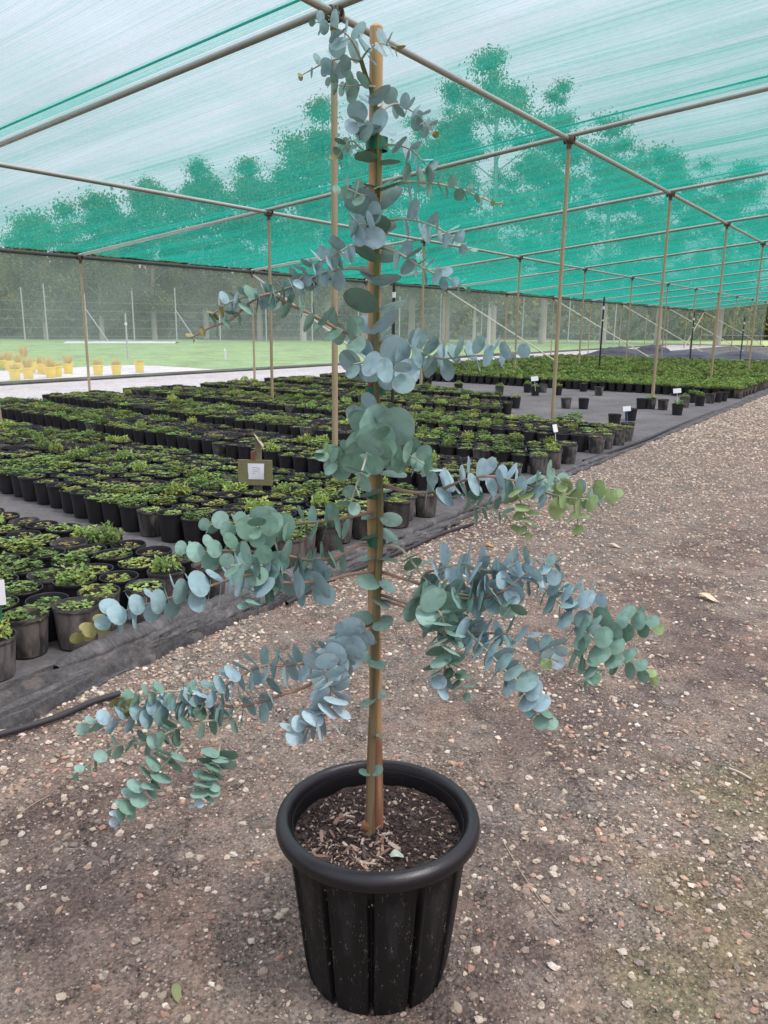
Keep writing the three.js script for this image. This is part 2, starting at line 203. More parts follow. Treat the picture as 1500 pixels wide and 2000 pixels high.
{ // wooded hill behind the field
  const hy = (x, z) => { const d = Math.max(0, -(x * 0.75 + z * 0.45) - 58 + 4 * fbm(x * 0.03, z * 0.03)); return -0.025 + 0.085 * d + 0.0004 * d * d; };
  struct('hill', grid(70, 70, (u, v) => { const x = lerp(-150, 60, u), z = lerp(40, -260, v); return V(x, Math.min(11, hy(x, z)) - (hy(x, z) < 0 ? 0.05 : 0), z); }), M({ color: lin(0.12, 0.15, 0.065), roughness: 1, map: rep(tex(512, (i) => { const k = 0.5 + N1[i]; return [k, k, k]; }), 0.1), bumpMap: rep(bumpMap, 0.2), bumpScale: 0.5 }));
  globalThis.__none = 0;
  // leaf clump used for bushes and crowns: small bent leaf faces scattered in a volume
  const clump = (n, R, s, seed, droop = 0) => { const r = rng(seed), p = [], c = []; for (let i = 0; i < n; i++) { let a = V(r() - 0.5, r() - 0.5, r() - 0.5).multiplyScalar(2); a.normalize().multiplyScalar(Math.pow(r(), 0.75) * 1.2 * (0.35 + 0.65 * r())); const o = a.multiply(R); const d = V(r() - 0.5, r() - 0.5 - droop, r() - 0.5).normalize().multiplyScalar(s * (0.6 + 0.8 * r())), e = V(r() - 0.5, r() - 0.5, r() - 0.5).cross(d).normalize().multiplyScalar(s * 0.32); const m = o.clone().addScaledVector(d, 0.5), t = o.clone().add(d), k = 0.65 + 0.7 * r(), y = r(); for (const q of [o, m.clone().add(e), t, o, t, m.clone().sub(e)]) { p.push(q.x, q.y, q.z); c.push(k * (0.8 + 0.5 * y), k, k * 0.8); } } const g = new THREE.BufferGeometry(); g.setAttribute('position', new THREE.Float32BufferAttribute(p, 3)); g.setAttribute('color', new THREE.Float32BufferAttribute(c, 3)); g.computeVertexNormals(); return g; };
  const leafM = (c) => new THREE.MeshPhysicalMaterial({ color: lin(...c), vertexColors: true, roughness: 0.95, transmission: 0.25, thickness: 0, side: THREE.DoubleSide, specularIntensity: 0.3 });
  const R = rng(91), wood = new THREE.Group(); wood.name = 'far_wood'; stuff(wood); wood.userData.label = 'dark green scrub and wood covering the hill beyond the field'; wood.userData.category = 'wood'; scene.add(wood);
  const e = new THREE.Euler(), q = new THREE.Quaternion(), m4 = new THREE.Matrix4();
  for (let k = 0; k < 3; k++) {
    const geo = clump(420, V(1.7, 1.5, 1.7), 0.42, 60 + k), b = [];
    for (let i = 0; i < 520; i++) { const az = -lerp(1.25, 0.05, Math.pow(R(), 1.25)), d = 59 / Math.max(0.45, 0.75 * Math.sin(-az) + 0.45 * Math.cos(az)) + 30 * Math.pow(R(), 0.8), x = Math.sin(az) * d, z = -Math.cos(az) * d; const s = 0.75 + 1.1 * R(); e.set(R() * 0.4, R() * 6.28, R() * 0.4); b.push([m4.compose(V(x, Math.max(0, hy(x, z)) + s * (0.7 + 0.8 * R()), z), q.setFromEuler(e), V(s, s * (0.9 + 0.8 * R()), s)).clone(), R()]); }
    const im = new THREE.InstancedMesh(geo, leafM([[0.125, 0.17, 0.07], [0.16, 0.19, 0.085], [0.10, 0.145, 0.065]][k]), b.length); im.name = 'scrub'; stuff(im); im.castShadow = im.receiveShadow = true;
    b.forEach((t, i) => { im.setMatrixAt(i, t[0]); im.setColorAt(i, lin(0.7 + 0.9 * t[1], 0.75 + 0.6 * t[1], 0.7 + 0.4 * t[1])); }); wood.add(im);
  }
  // gum trees seen through the net: trunk, limbs and loose clumped crown
  const barkM = M({ color: lin(0.42, 0.38, 0.33), roughness: 0.9, bumpMap: rep(bumpMap, 2), bumpScale: 0.03 }), paleM = M({ color: lin(0.50, 0.47, 0.42), roughness: 0.9 });
  const geos = [0, 1, 2].map((k) => clump(390, V(1.45, 1.05, 1.45), 0.20, 300 + k, 0.5));
  function gum(px, py, dist, wpx, label, pale, seed, low = 0.30) {
    const r = rng(seed), d = rayDir(px, py), h = Math.hypot(d.x, d.z), x = d.x / h * dist, z = d.z / h * dist, top = 1.5 + d.y / h * dist, y0 = Math.max(-0.03, hy(x, z)) - 0.05, H = top - y0, W = wpx / FPX * dist * 0.5;
    const t = thing('gum_tree', label, 'tree', [x, y0, z], 'trees beyond the field');
    const lean = V((r() - 0.5) * 0.08 * H, 0, (r() - 0.5) * 0.08 * H), pt = (s) => V(lean.x * s * s, H * 0.9 * s, lean.z * s * s), parts = [];
    mesh('trunk', tube([pt(0), pt(0.35), pt(0.7), pt(1)], (s) => (0.014 * H + 0.06) * (1 - 0.8 * s), 8, 14), pale ? paleM : barkM, t);
    const cl = [], nl = 14 + Math.round(H * 0.5);
    for (let i = 0; i < nl; i++) { const s = low + (1 - low) * (i + 0.5) / nl, prof = Math.pow(Math.sin(Math.PI * clamp((s - low * 0.7) / (1.04 - low * 0.7))), 0.65), a = i * 2.4 + r(), L = W * prof * (0.55 + 0.5 * r()), p = pt(s * 0.92), tip = p.clone().add(V(Math.cos(a) * L, 0.35 * L + r() * 0.5, Math.sin(a) * L)); tip.y = Math.min(tip.y, H - 0.4); parts.push(tube([p, p.clone().lerp(tip, 0.55).add(V(0, 0.12 * L, 0)), tip], (u) => 0.09 * (1 - 0.75 * u) * (1 - 0.5 * s), 5, 5)); for (let k = 0; k < 4; k++) { const o = p.clone().lerp(tip, 0.5 + 0.55 * r()).add(V(r() - 0.5, r() - 0.3, r() - 0.5).multiplyScalar(0.35 * W * prof + 0.5)); cl.push(o); } }
    for (let k = 0; k < 5; k++) cl.push(V(lean.x + (r() - 0.5) * W * 0.4, H - 0.5 - r() * 1.2, lean.z + (r() - 0.5) * W * 0.4));
    mesh('limbs', mergeGeometries(parts), pale ? paleM : barkM, t);
    const cg = cl.map((o) => { const s = 0.5 + 0.85 * r() * r() + 0.1, g = geos[Math.floor(r() * 3)].clone(); g.rotateY(r() * 6.28); g.scale(s, s, s); g.translate(o.x, o.y, o.z); return g; });
    mesh('crown', mergeGeometries(cg), leafM([0.14 + 0.03 * r(), 0.175 + 0.03 * r(), 0.09]), t);
    return t;
  }
  const G = [[985, 72, 64, 230, 'tallest gum tree seen through the roof net beyond the field', 0], [885, 145, 66, 150, 'broad gum tree crown touching the tallest tree on its inner side', 0], [1088, 150, 66, 120, 'narrow gum tree standing just past the tallest tree', 0], [640, 188, 66, 130, 'gum tree rising behind the thin inner steel post', 0], [715, 236, 68, 150, 'round crowned gum tree behind the bamboo stake', 0], [588, 262, 64, 110, 'small gum tree stepping down beside the one behind the post', 0], [500, 300, 66, 130, 'bushy gum tree above the middle roof joint', 0], [390, 305, 68, 150, 'pale flecked gum tree above the long roof rail', 0], [285, 338, 66, 140, 'low gum tree between the roof rail and the net edge', 0], [180, 368, 64, 130, 'short spreading gum tree above the outer corner post', 0], [70, 415, 64, 150, 'lowest gum tree at the edge of the treeline', 0], [1210, 215, 70, 190, 'wide gum tree behind the inner rail beyond the tallest tree', 0], [1320, 262, 72, 170, 'gum tree half hidden by the denser roof net', 0], [1440, 310, 74, 170, 'gum tree at the far end of the treeline', 0], [812, 225, 70, 150, 'gum tree filling the gap under the broad crown', 0], [962, 470, 58, 60, 'slim white trunked gum seen through the side net', 1], [932, 490, 60, 60, 'slimmer white trunked gum beside its twin behind the side net', 1]];
  G.forEach((a, i) => gum(a[0], a[1], a[2], a[3], a[4], a[5], 700 + i * 13, a[5] ? 0.6 : 0.22));
}

// ---------------------------------------------------------------- shade house: posts, rails, cross pipes, nets
const ROW = { A: [-4.28, 3.9], B: [-9.578, 3.306], C: [-14.756, 2.745], D: [1.02, 4.46] }, KMAX = 12;
const roofH = (x) => x > ROW.A[0] ? lerp(3.9, 4.46, (x - ROW.A[0]) / 5.3) : x > ROW.B[0] ? lerp(3.306, 3.9, (x - ROW.B[0]) / 5.298) : lerp(2.745, 3.306, (x - ROW.C[0]) / 5.178);
{
  const house = thing('shade_house', 'long steel framed shade house roofed with green net over rows of pots', 'shade house');
  const galv = M({ color: lin(0.50, 0.48, 0.45), metalness: 0.75, roughness: 0.38, map: rep(tex(256, (i) => { const k = 0.75 + 0.5 * N1[(i % 256) + (i / 256 | 0) * 512]; return [k, k * 0.98, k * 0.95]; }), 3, 3), bumpMap: bumpMap, bumpScale: 0.001 });
  const postM = M({ color: lin(0.40, 0.325, 0.20), metalness: 0.1, roughness: 0.6, map: rep(tex(256, (i) => { const j = (i % 256) + (i / 256 | 0) * 512, k = 0.7 + 0.6 * N1[j], r = sm(0.55, 0.7, N2[j]); return [k, k * (1 - 0.15 * r), k * (1 - 0.3 * r)]; }), 2, 6) });
  const darkM = M({ color: lin(0.035, 0.04, 0.036), roughness: 0.8 }), cordM = M({ color: lin(0.02, 0.05, 0.045), roughness: 0.9 });
  const rustM = M({ color: lin(0.16, 0.12, 0.09), metalness: 0.3, roughness: 0.7 });
  const braceM = M({ color: lin(0.58, 0.55, 0.44), roughness: 0.55 });
  // posts
  const joint = (x, y, z, o) => mesh('clamp', mergeGeometries([new THREE.TorusGeometry(0.043, 0.012, 6, 12).translate(0, 0, 0.055), new THREE.TorusGeometry(0.043, 0.012, 6, 12).translate(0, 0, -0.055), new THREE.TorusGeometry(0.043, 0.012, 6, 12).rotateY(Math.PI / 2).translate(0.06, 0.0, 0), new THREE.TorusGeometry(0.043, 0.012, 6, 12).rotateY(Math.PI / 2).translate(-0.06, 0, 0), new THREE.CylinderGeometry(0.034, 0.034, 0.09, 10).translate(0, -0.07, 0), new THREE.BoxGeometry(0.03, 0.02, 0.1).translate(0.045, -0.035, 0)]).translate(x, y, z), rustM, o);
  for (const r of ['A', 'B', 'C', 'D']) for (let k = r === 'D' ? 3 : 0; k <= KMAX; k++) { const [x, H] = ROW[r]; const p = mesh('post', new THREE.CylinderGeometry(0.027, 0.027, H, 12).translate(x, H / 2 - 0.0, zRow(k)), postM, house); if (r !== 'D') joint(x, H - 0.005, zRow(k), p); if (k % 2 === 0 && r !== 'D') mesh('post_sleeve', new THREE.CylinderGeometry(0.034, 0.034, 0.35, 12).translate(x, 0.2, zRow(k)), postM, p); }
  // rails along the house
  for (const r of ['A', 'B', 'C', 'D']) { const [x, H] = ROW[r]; mesh('rail', rod(V(x, H - 0.0, zRow(-2)), V(x, H, zRow(KMAX)), 0.032, 12), r === 'C' ? darkM : galv, house); }
  // cross pipes under the net, with the seam cord above each
  for (let k = -2; k <= KMAX; k++) { const z = zRow(k); const pts = ['C', 'B', 'A', 'D'].map((r) => V(ROW[r][0], ROW[r][1] + 0.045, z)); mesh('cross_pipe', mergeGeometries([0, 1, 2].map((i) => rod(pts[i], pts[i + 1], 0.032, 12))), galv, house);
    mesh('seam_cord', tube(pts.map((p) => p.clone().add(V(0, 0.10, 0.10))).concat([]), 0.011, 5, 40), cordM, house); }
  // net: translucent knitted tapes with holes; raised knit ribs run across the house
  const NN = 1024, s1 = tileFbm(NN, 2, 51, 3, 64), s2 = tileFbm(NN, 2, 83, 2, 256), s3 = tileFbm(NN, 96, 15, 2), s4 = tileFbm(NN, 4, 29, 4);
  const alphaT = tex(NN, (i) => { const a = clamp(0.62 + 0.34 * (s1[i] - 0.5) + 0.34 * (s2[i] - 0.5) + 0.2 * (s3[i] - 0.5) + 0.35 * (s4[i] - 0.5)); return [a, a, a]; }, false);
  const net = (c, o, u, v) => new THREE.MeshPhysicalMaterial({ color: lin(...c), roughness: 1, transmission: 0.8, thickness: 0, specularIntensity: 0, side: THREE.DoubleSide, transparent: true, opacity: o, alphaMap: rep(alphaT, u, v) });
  const roofM = net([0.045, 0.60, 0.435], 0.27, 0.2, 0.28), ribM = net([0.035, 0.57, 0.41], 0.56, 0.3, 0.3), seamM = net([0.05, 0.55, 0.42], 0.5, 0.2, 0.4);
  const sag = (x, z) => { const t = ((-z - 5.667) / 5.16 % 1 + 1) % 1, tx = x > ROW.A[0] ? (x - ROW.A[0]) / 5.3 : x > ROW.B[0] ? (x - ROW.B[0]) / 5.298 : (x - ROW.C[0]) / 5.178; return -0.08 * Math.sin(Math.PI * t) * (0.4 + 0.6 * Math.sin(Math.PI * clamp(tx))) + 0.034 * noise(x * 0.3, z * 1.7, 3) * sm(0, 0.1, t) * sm(1, 0.9, t) + 0.006 * noise(x * 0.5, z * 7, 8); };
  const netY = (x, z) => roofH(x) + 0.10 + sag(x, z), xs = []; for (let i = 0; i <= 9; i++) xs.push(lerp(ROW.C[0], ROW.B[0], i / 9)); for (let i = 1; i <= 9; i++) xs.push(lerp(ROW.B[0], ROW.A[0], i / 9)); for (let i = 1; i <= 9; i++) xs.push(lerp(ROW.A[0], ROW.D[0], i / 9));
  const rr = rng(17);
  for (let k = -2; k < KMAX; k++) {
    const z0 = zRow(k), z1 = zRow(k + 1), g = grid(xs.length - 1, 40, (u, v) => { const x = xs[Math.round(u * (xs.length - 1))], z = lerp(z0, z1, v); return V(x, netY(x, z), z); });
    const panel = mesh('roof_net', g, roofM, house);
    // ribs
    const p = [], uv = [], ix = []; let n = 0; const step = k < 2 ? 0.009 : k < 5 ? 0.013 : 0.03;
    for (let z = z0 - step; z > z1; z -= step * (0.7 + 0.6 * rr())) { const h = step * (0.40 + 0.08 * rr() + 0.24 * fbm(z * 1.1, k * 3.3, 2) + 0.08 * fbm(z * 6, k * 1.3, 9)), base = n; for (let i = 0; i < xs.length; i += 3) { const x = xs[i], y = netY(x, z) + 0.001, hh = h * (1 + 0.3 * noise(x * 0.3, z * 2.2, 4)); p.push(x, y, z, x, y + hh, z); uv.push(x, z, x, z + h); if (i > 0) { const b = n; ix.push(b - 2, b - 1, b, b, b - 1, b + 1); } n += 2; } }
    const rg = new THREE.BufferGeometry(); rg.setAttribute('position', new THREE.Float32BufferAttribute(p, 3)); rg.setAttribute('uv', new THREE.Float32BufferAttribute(uv, 2)); rg.setIndex(ix); rg.computeVertexNormals(); stuff(mesh('net_rib', rg, ribM, panel));
    // doubled net where two lengths overlap at the seam
    mesh('net_overlap', grid(xs.length - 1, 3, (u, v) => { const x = xs[Math.round(u * (xs.length - 1))]; return V(x, netY(x, z0) + 0.022 + 0.04 * v, z0 + lerp(-0.03, 0.13, v)); }), seamM, panel);
  }
  // side net sloping out to the ground, and the end net
  const sideM = new THREE.MeshPhysicalMaterial({ color: lin(0.47, 0.63, 0.52), roughness: 1, transmission: 0.5, thickness: 0, specularIntensity: 0, side: THREE.DoubleSide, transparent: true, opacity: 0.53, alphaMap: rep(tex(512, (i) => { const a = 0.60 + 0.5 * (NC[i] - 0.5) + 0.08 * (NF[i] - 0.5); return [a, a, a]; }, false), 0.25, 0.3) });
  for (let k = -2; k < KMAX; k++) mesh('side_net', grid(24, 10, (u, v) => { const z = lerp(zRow(k), zRow(k + 1), u), w = Math.sin(Math.PI * v); return V(lerp(-14.79, -17.5, v) + 0.10 * w * Math.sin(Math.PI * u) + 0.03 * noise(z * 2, v * 2), lerp(2.72, 0.02, v) - 0.10 * w * Math.sin(Math.PI * u), z); }, (q) => [q.z, q.y]), sideM, house);
  mesh('edge_roll', tube([V(-14.79, 2.76, zRow(-2)), V(-14.79, 2.75, zRow(4)), V(-14.79, 2.76, zRow(KMAX))], 0.038, 8, 40), darkM, house);
  mesh('base_rail', new THREE.BoxGeometry(0.06, 0.09, 5.16 * (KMAX + 2)).translate(-17.52, 0.045, (zRow(-2) + zRow(KMAX)) / 2), M({ color: lin(0.07, 0.06, 0.05), roughness: 0.9 }), house);
  mesh('end_net', grid(20, 8, (u, v) => { const x = lerp(lerp(-14.75, -17.5, v), -10.2, u); return V(x, lerp(roofH(Math.max(x, -14.75)) + 0.06, 0.03, v), zRow(KMAX) - 0.05); }, (q) => [q.x, q.y]), sideM, house);
  mesh('end_rail', rod(V(-14.75, 0.9, zRow(KMAX)), V(1, 0.9, zRow(KMAX)), 0.025), galv, house);
  // slanting braces inside the outer posts
  for (let k = 2; k <= 12; k += 2) mesh('brace', rod(V(-14.72, 2.68, zRow(k)), V(-9.7, 0.0, zRow(k) + 0.3), 0.024, 8), braceM, house);
  mesh('brace', rod(V(-14.72, 2.6, zRow(12)), V(-14.7, 0.1, zRow(11)), 0.024, 8), braceM, house);
}

// ---------------------------------------------------------------- beyond the side net: fence, yellow pots, sheeting
{
  const grey = M({ color: lin(0.40, 0.41, 0.39), roughness: 0.7 }), wireM = M({ color: lin(0.35, 0.36, 0.36), metalness: 0.6, roughness: 0.5 });
  const fence = thing('wire_fence', 'tall wire fence on pale posts between the field and the wooded hill', 'fence');
  const at = (px, d) => { const v = rayDir(px, 650), h = Math.hypot(v.x, v.z); return V(v.x / h * d, 0, v.z / h * d); };
  const xs = [-20, 48, 92, 170, 262, 345, 430, 520, 610, 700, 780, 860, 940, 1020, 1110, 1200], tops = [];
  xs.forEach((px, i) => { const p = at(px, 57 + i * 0.4), H = 3.2 + (i % 3) * 0.25; mesh('fence_post', new THREE.CylinderGeometry(0.04, 0.045, H, 8).translate(p.x, H / 2, p.z), grey, fence); tops.push(p); if (i === 3 || i === 5) mesh('strut', rod(V(p.x, 2.2, p.z), V(p.x + 1.2, 0, p.z - 0.8), 0.04, 6), grey, fence); });
  for (let h = 0.4; h < 3.1; h += 0.55) mesh('wire', tube(tops.map((p) => V(p.x, h, p.z)), 0.006, 4, 40), wireM, fence);
  const poleP = onGround(250, 702); const pole = thing('sprinkler_pole', 'thin pale riser pole standing alone in the crop field', 'pole', [poleP.x, 0, poleP.z]); mesh('riser', new THREE.CylinderGeometry(0.03, 0.035, 1.75, 8).translate(0, 0.87, 0), grey, pole); mesh('sprinkler_head', new THREE.CylinderGeometry(0.05, 0.02, 0.12, 8).translate(0, 1.8, 0), M({ color: lin(0.1, 0.1, 0.1) }), pole); mesh('collar', new THREE.CylinderGeometry(0.05, 0.05, 0.1, 8).translate(0, 1.35, 0), M({ color: lin(0.75, 0.75, 0.72) }), pole);
  const sp = onGround(935, 705); const st = thing('white_stake', 'short white stake at the foot of the crop field', 'stake', [onGround(440, 705).x, 0, onGround(440, 705).z]); mesh('stake_body', new THREE.BoxGeometry(0.08, 0.4, 0.04).translate(0, 0.2, 0), M({ color: lin(0.75, 0.76, 0.74) }), st); mesh('stake_point', new THREE.ConeGeometry(0.045, 0.08, 4).translate(0, 0.44, 0), M({ color: lin(0.75, 0.76, 0.74) }), st);
  // row of white sheeting at the far end of the field
  const a = at(130, 55), b = at(345, 56); const sheet = grid(60, 6, (u, v) => { const p = a.clone().lerp(b, u); const s = Math.sin(Math.PI * v); return V(p.x + (v - 0.5) * 0.9, 0.04 + 0.16 * s * (0.6 + 0.5 * Math.abs(noise(u * 14, v * 2))), p.z + (v - 0.5) * 1.2); });
  tag(mesh('plastic_sheeting', sheet, M({ color: lin(0.5, 0.53, 0.55), roughness: 0.6, side: THREE.DoubleSide })), 'long low roll of white plastic sheeting across the end of the field', 'sheeting');
  // yellow pots with tawny plants outside the net
  const yel = M({ color: lin(0.90, 0.68, 0.05), roughness: 0.5 }), R = rng(55);
  const potG = new THREE.LatheGeometry([[0, 0], [0.13, 0], [0.165, 0.30], [0.18, 0.30], [0.18, 0.33], [0.155, 0.33], [0.15, 0.27], [0, 0.27]].map((p) => new THREE.Vector2(...p)), 16);
  const tuft = (() => { const p = []; const r = rng(3); for (let i = 0; i < 90; i++) { const a = r() * 6.28, l = 0.05 + 0.2 * r(), o = V(Math.cos(a) * 0.06, 0.28, Math.sin(a) * 0.06), t = V(Math.cos(a) * l, 0.32 + 0.30 * r(), Math.sin(a) * l), s = V(-Math.sin(a), 0, Math.cos(a)).multiplyScalar(0.02); for (const q of [o, o.clone().lerp(t, 0.6).add(s), t, o, t, o.clone().lerp(t, 0.6).sub(s)]) p.push(q.x, q.y, q.z); } const g = new THREE.BufferGeometry(); g.setAttribute('position', new THREE.Float32BufferAttribute(p, 3)); g.computeVertexNormals(); return g; })();
  const tawny = new THREE.MeshPhysicalMaterial({ color: lin(0.66, 0.52, 0.12), roughness: 1, transmission: 0.3, thickness: 0, side: THREE.DoubleSide });
  const spots = [[4, 722, 'at the near end of the yellow group'], [18, 724, 'second from the near end of the yellow group'], [38, 728, 'third along the yellow group, set back'], [48, 722, 'with the tallest tawny plant in the yellow group'], [56, 740, 'nearest the net in the yellow group'], [62, 727, 'in the thick of the yellow cluster'], [30, 744, 'closest to the net base board'], [82, 730, 'left standing beyond the thick yellow cluster'], [94, 732, 'fifth along, before the corner post'], [100, 738, 'lowest of the pots before the corner post'], [112, 736, 'just before the corner post'], [134, 730, 'against the steel corner post'], [192, 733, 'first on its own past the corner post'], [228, 733, 'second on its own past the corner post'], [273, 728, 'last and farthest past the corner post']];
  spots.forEach(([px, py, w], i) => { const p = onGround(px, py - 1); const t = thing('yellow_pot', 'yellow plastic pot with tawny plant ' + w, 'pot', [p.x, -0.005, p.z], 'yellow pots outside the side net'); t.scale.setScalar(0.85); mesh('pot_body', potG, yel, t); const f = mesh('foliage', tuft, tawny, t); f.rotation.y = i * 1.3; f.scale.set(1, i === 3 ? 1.5 : 0.75 + 0.5 * R(), 1); t.rotation.y = i; });
  // dark sheets heaped behind the far bed
  const sheetM = M({ color: lin(0.035, 0.035, 0.05), roughness: 0.45 });
  for (const [px, py, w, d, h, lab] of [[1195, 697, 3.2, 2.2, 0.55, 'rumpled heap of black plastic sheeting before the slanting braces'], [1330, 702, 4.2, 2.4, 0.45, 'long flat stack of black mat sheets behind the leafy bed'], [1440, 700, 3.0, 2.2, 0.40, 'end stack of black mat sheets nearest the road'], [1265, 690, 2.4, 2.0, 0.55, 'tallest mound of black sheeting behind the other stacks']]) {
    const p = onGround(px, py); const t = thing('sheet_heap', lab, 'plastic heap', [p.x, 0, p.z], 'black sheets behind the far bed');
    for (let l = 0; l < 4; l++) mesh('plastic_sheet', grid(26, 16, (u, v) => { const e = Math.pow(Math.sin(Math.PI * u), 0.4) * Math.pow(Math.sin(Math.PI * v), 0.4); return V((u - 0.5) * w * (1 - 0.08 * l) + 0.1 * l, 0.02 + e * (l + 1) * h / 4 * (0.75 + 0.5 * Math.abs(fbm(u * 3 + l * 5, v * 2.5, px))) + 0.02 * noise(u * 12, v * 10, l), (v - 0.5) * d * (1 - 0.1 * l)); }), sheetM, t);
  }
}

// ---------------------------------------------------------------- pots of seedlings
const potProfile = (rt, rb, h, lip) => [[0, 0.002], [rb, 0.002], [rb + 0.002, 0.006], [rt - 0.004, h - lip], [rt, h - lip], [rt + 0.0015, h - 0.003], [rt, h], [rt - 0.004, h], [rt - 0.007, h - 0.03], [rt - 0.009, h - 0.04]].map((p) => new THREE.Vector2(...p));
const potG = new THREE.LatheGeometry(potProfile(0.1, 0.08, 0.19, 0.018), 22), potGlow = new THREE.LatheGeometry([[0.08, 0], [0.1, 0.19], [0.095, 0.19], [0.092, 0.15]].map((p) => new THREE.Vector2(...p)), 12);
const soilDisc = (seed, r0, n = 18) => { const g = new THREE.CircleGeometry(r0, n, 0, Math.PI * 2).rotateX(-Math.PI / 2); return g; };
const soilSmall = (() => { const g = grid(14, 6, (u, v) => { const a = u * Math.PI * 2, r = v * 0.0925; return V(Math.cos(a) * r, 0.158 + 0.012 * noise(Math.cos(a) * r * 40, Math.sin(a) * r * 40, 4) + 0.01 * (1 - v), Math.sin(a) * r); }); return g; })();
const rimSmall = new THREE.TorusGeometry(0.0985, 0.0026, 5, 24).rotateX(Math.PI / 2).translate(0, 0.1895, 0), rimDust = M({ color: lin(0.016, 0.016, 0.018), roughness: 0.35 });
const potBlack = M({ color: lin(0.012, 0.012, 0.014), roughness: 0.5 }), potDusty = M({ map: rep(dusty, 2, 1.2), roughness: 0.85 }), potGrey = M({ map: rep(dusty, 1.3, 1.2), color: lin(0.95, 0.92, 0.86), roughness: 0.9 });
const soilM = M({ map: rep(tex(512, (i) => { const k = 0.012 + 0.025 * sm(0.4, 0.75, N1[i]) + 0.05 * sm(0.66, 0.8, NF[i]); return [k * 1.25, k, k * 0.78]; }), 4), roughness: 1, bumpMap: rep(bumpMap, 6), bumpScale: 0.01 });
function tuftGeo(seed, n, R, hMax, ls, cols, up = 0.3) { // leaflets in threes on short stalks
  const r = rng(seed), p = [], c = [];
  const tri = (a, b, d, k) => { for (const q of [a, b, d]) { p.push(q.x, q.y, q.z); c.push(k[0], k[1], k[2]); } };
  for (let i = 0; i < n; i++) {
    const a = r() * 6.28, rad = R * Math.sqrt(r()), h = hMax * (0.25 + 0.75 * r()) * (1 - 0.45 * rad / R), o = V(Math.cos(a) * rad, 0.165 + h, Math.sin(a) * rad), root = V(Math.cos(a) * rad * 0.35, 0.16, Math.sin(a) * rad * 0.35);
    const col = cols[Math.floor(r() * cols.length)], kk = 0.7 + 0.6 * r(), k = [col[0] * kk, col[1] * kk, col[2] * kk];
    const w = V(-Math.sin(a), 0, Math.cos(a)).multiplyScalar(0.0013); tri(root.clone().add(w), root.clone().sub(w), o, [0.16, 0.17, 0.06]);
    for (let t = 0; t < 3; t++) { const b = a + (t - 1) * 1.5 + (r() - 0.5) * 0.6, L = ls * (0.6 + 0.8 * r()), d = V(Math.cos(b), up * (r() * 1.6 - 0.5), Math.sin(b)).normalize().multiplyScalar(L), s = V(-Math.sin(b), 0.25 * (r() - 0.5), Math.cos(b)).multiplyScalar(L * 0.36), m = o.clone().addScaledVector(d, 0.5), e = o.clone().add(d); m.y -= L * 0.08; const l1 = m.clone().add(s), l2 = m.clone().sub(s); l1.y += L * 0.18; l2.y += L * 0.18; tri(o, l1, m, k); tri(l1, e, m, k); tri(o, m, l2, k); tri(m, e, l2, k); }
  }
  const g = new THREE.BufferGeometry(); g.setAttribute('position', new THREE.Float32BufferAttribute(p, 3)); g.setAttribute('color', new THREE.Float32BufferAttribute(c, 3)); g.computeVertexNormals(); return g;
}
const tinted = (c) => { const m = folM.clone(); m.color = lin(...c); return m; };
const folM = new THREE.MeshPhysicalMaterial({ vertexColors: true, roughness: 0.85, transmission: 0.3, thickness: 0, side: THREE.DoubleSide, specularIntensity: 0.4 });
const folMs = [folM, tinted([0.7, 0.74, 0.7]), tinted([1.25, 1.18, 1.1]), tinted([1.1, 0.95, 0.8])];
const gA = [0.215, 0.325, 0.08], gB = [0.32, 0.41, 0.12], gC = [0.13, 0.21, 0.07], gY = [0.42, 0.41, 0.15], gBr = [0.27, 0.21, 0.11], gL = [0.26, 0.43, 0.14];
const nearKinds = [['low green seedling', tuftGeo(1, 40, 0.075, 0.04, 0.02, [gA, gC, gB, gL])], ['sparse bare seedling', tuftGeo(2, 16, 0.06, 0.03, 0.018, [gA, gY, gBr])], ['yellowish spreading seedling', tuftGeo(3, 40, 0.08, 0.045, 0.02, [gB, gY, gA, gB])], ['full green clump', tuftGeo(4, 74, 0.10, 0.075, 0.022, [gA, gL, gC, gB])], ['bright low rosette', tuftGeo(5, 44, 0.078, 0.05, 0.02, [gL, gA, gB])], ['tall grassy tuft', tuftGeo(6, 60, 0.085, 0.10, 0.026, [gB, gB, gL], 2.4)]];
const farKinds = [['bushy mid green leaves', tuftGeo(11, 42, 0.078, 0.12, 0.036, [gL, gA, gB, gL], 0.5)], ['lighter yellow green leaves', tuftGeo(12, 36, 0.074, 0.11, 0.034, [gL, gB, gL, gB], 0.5)], ['dark upright leaves', tuftGeo(13, 38, 0.076, 0.14, 0.036, [gA, gA, gL], 0.8)]];
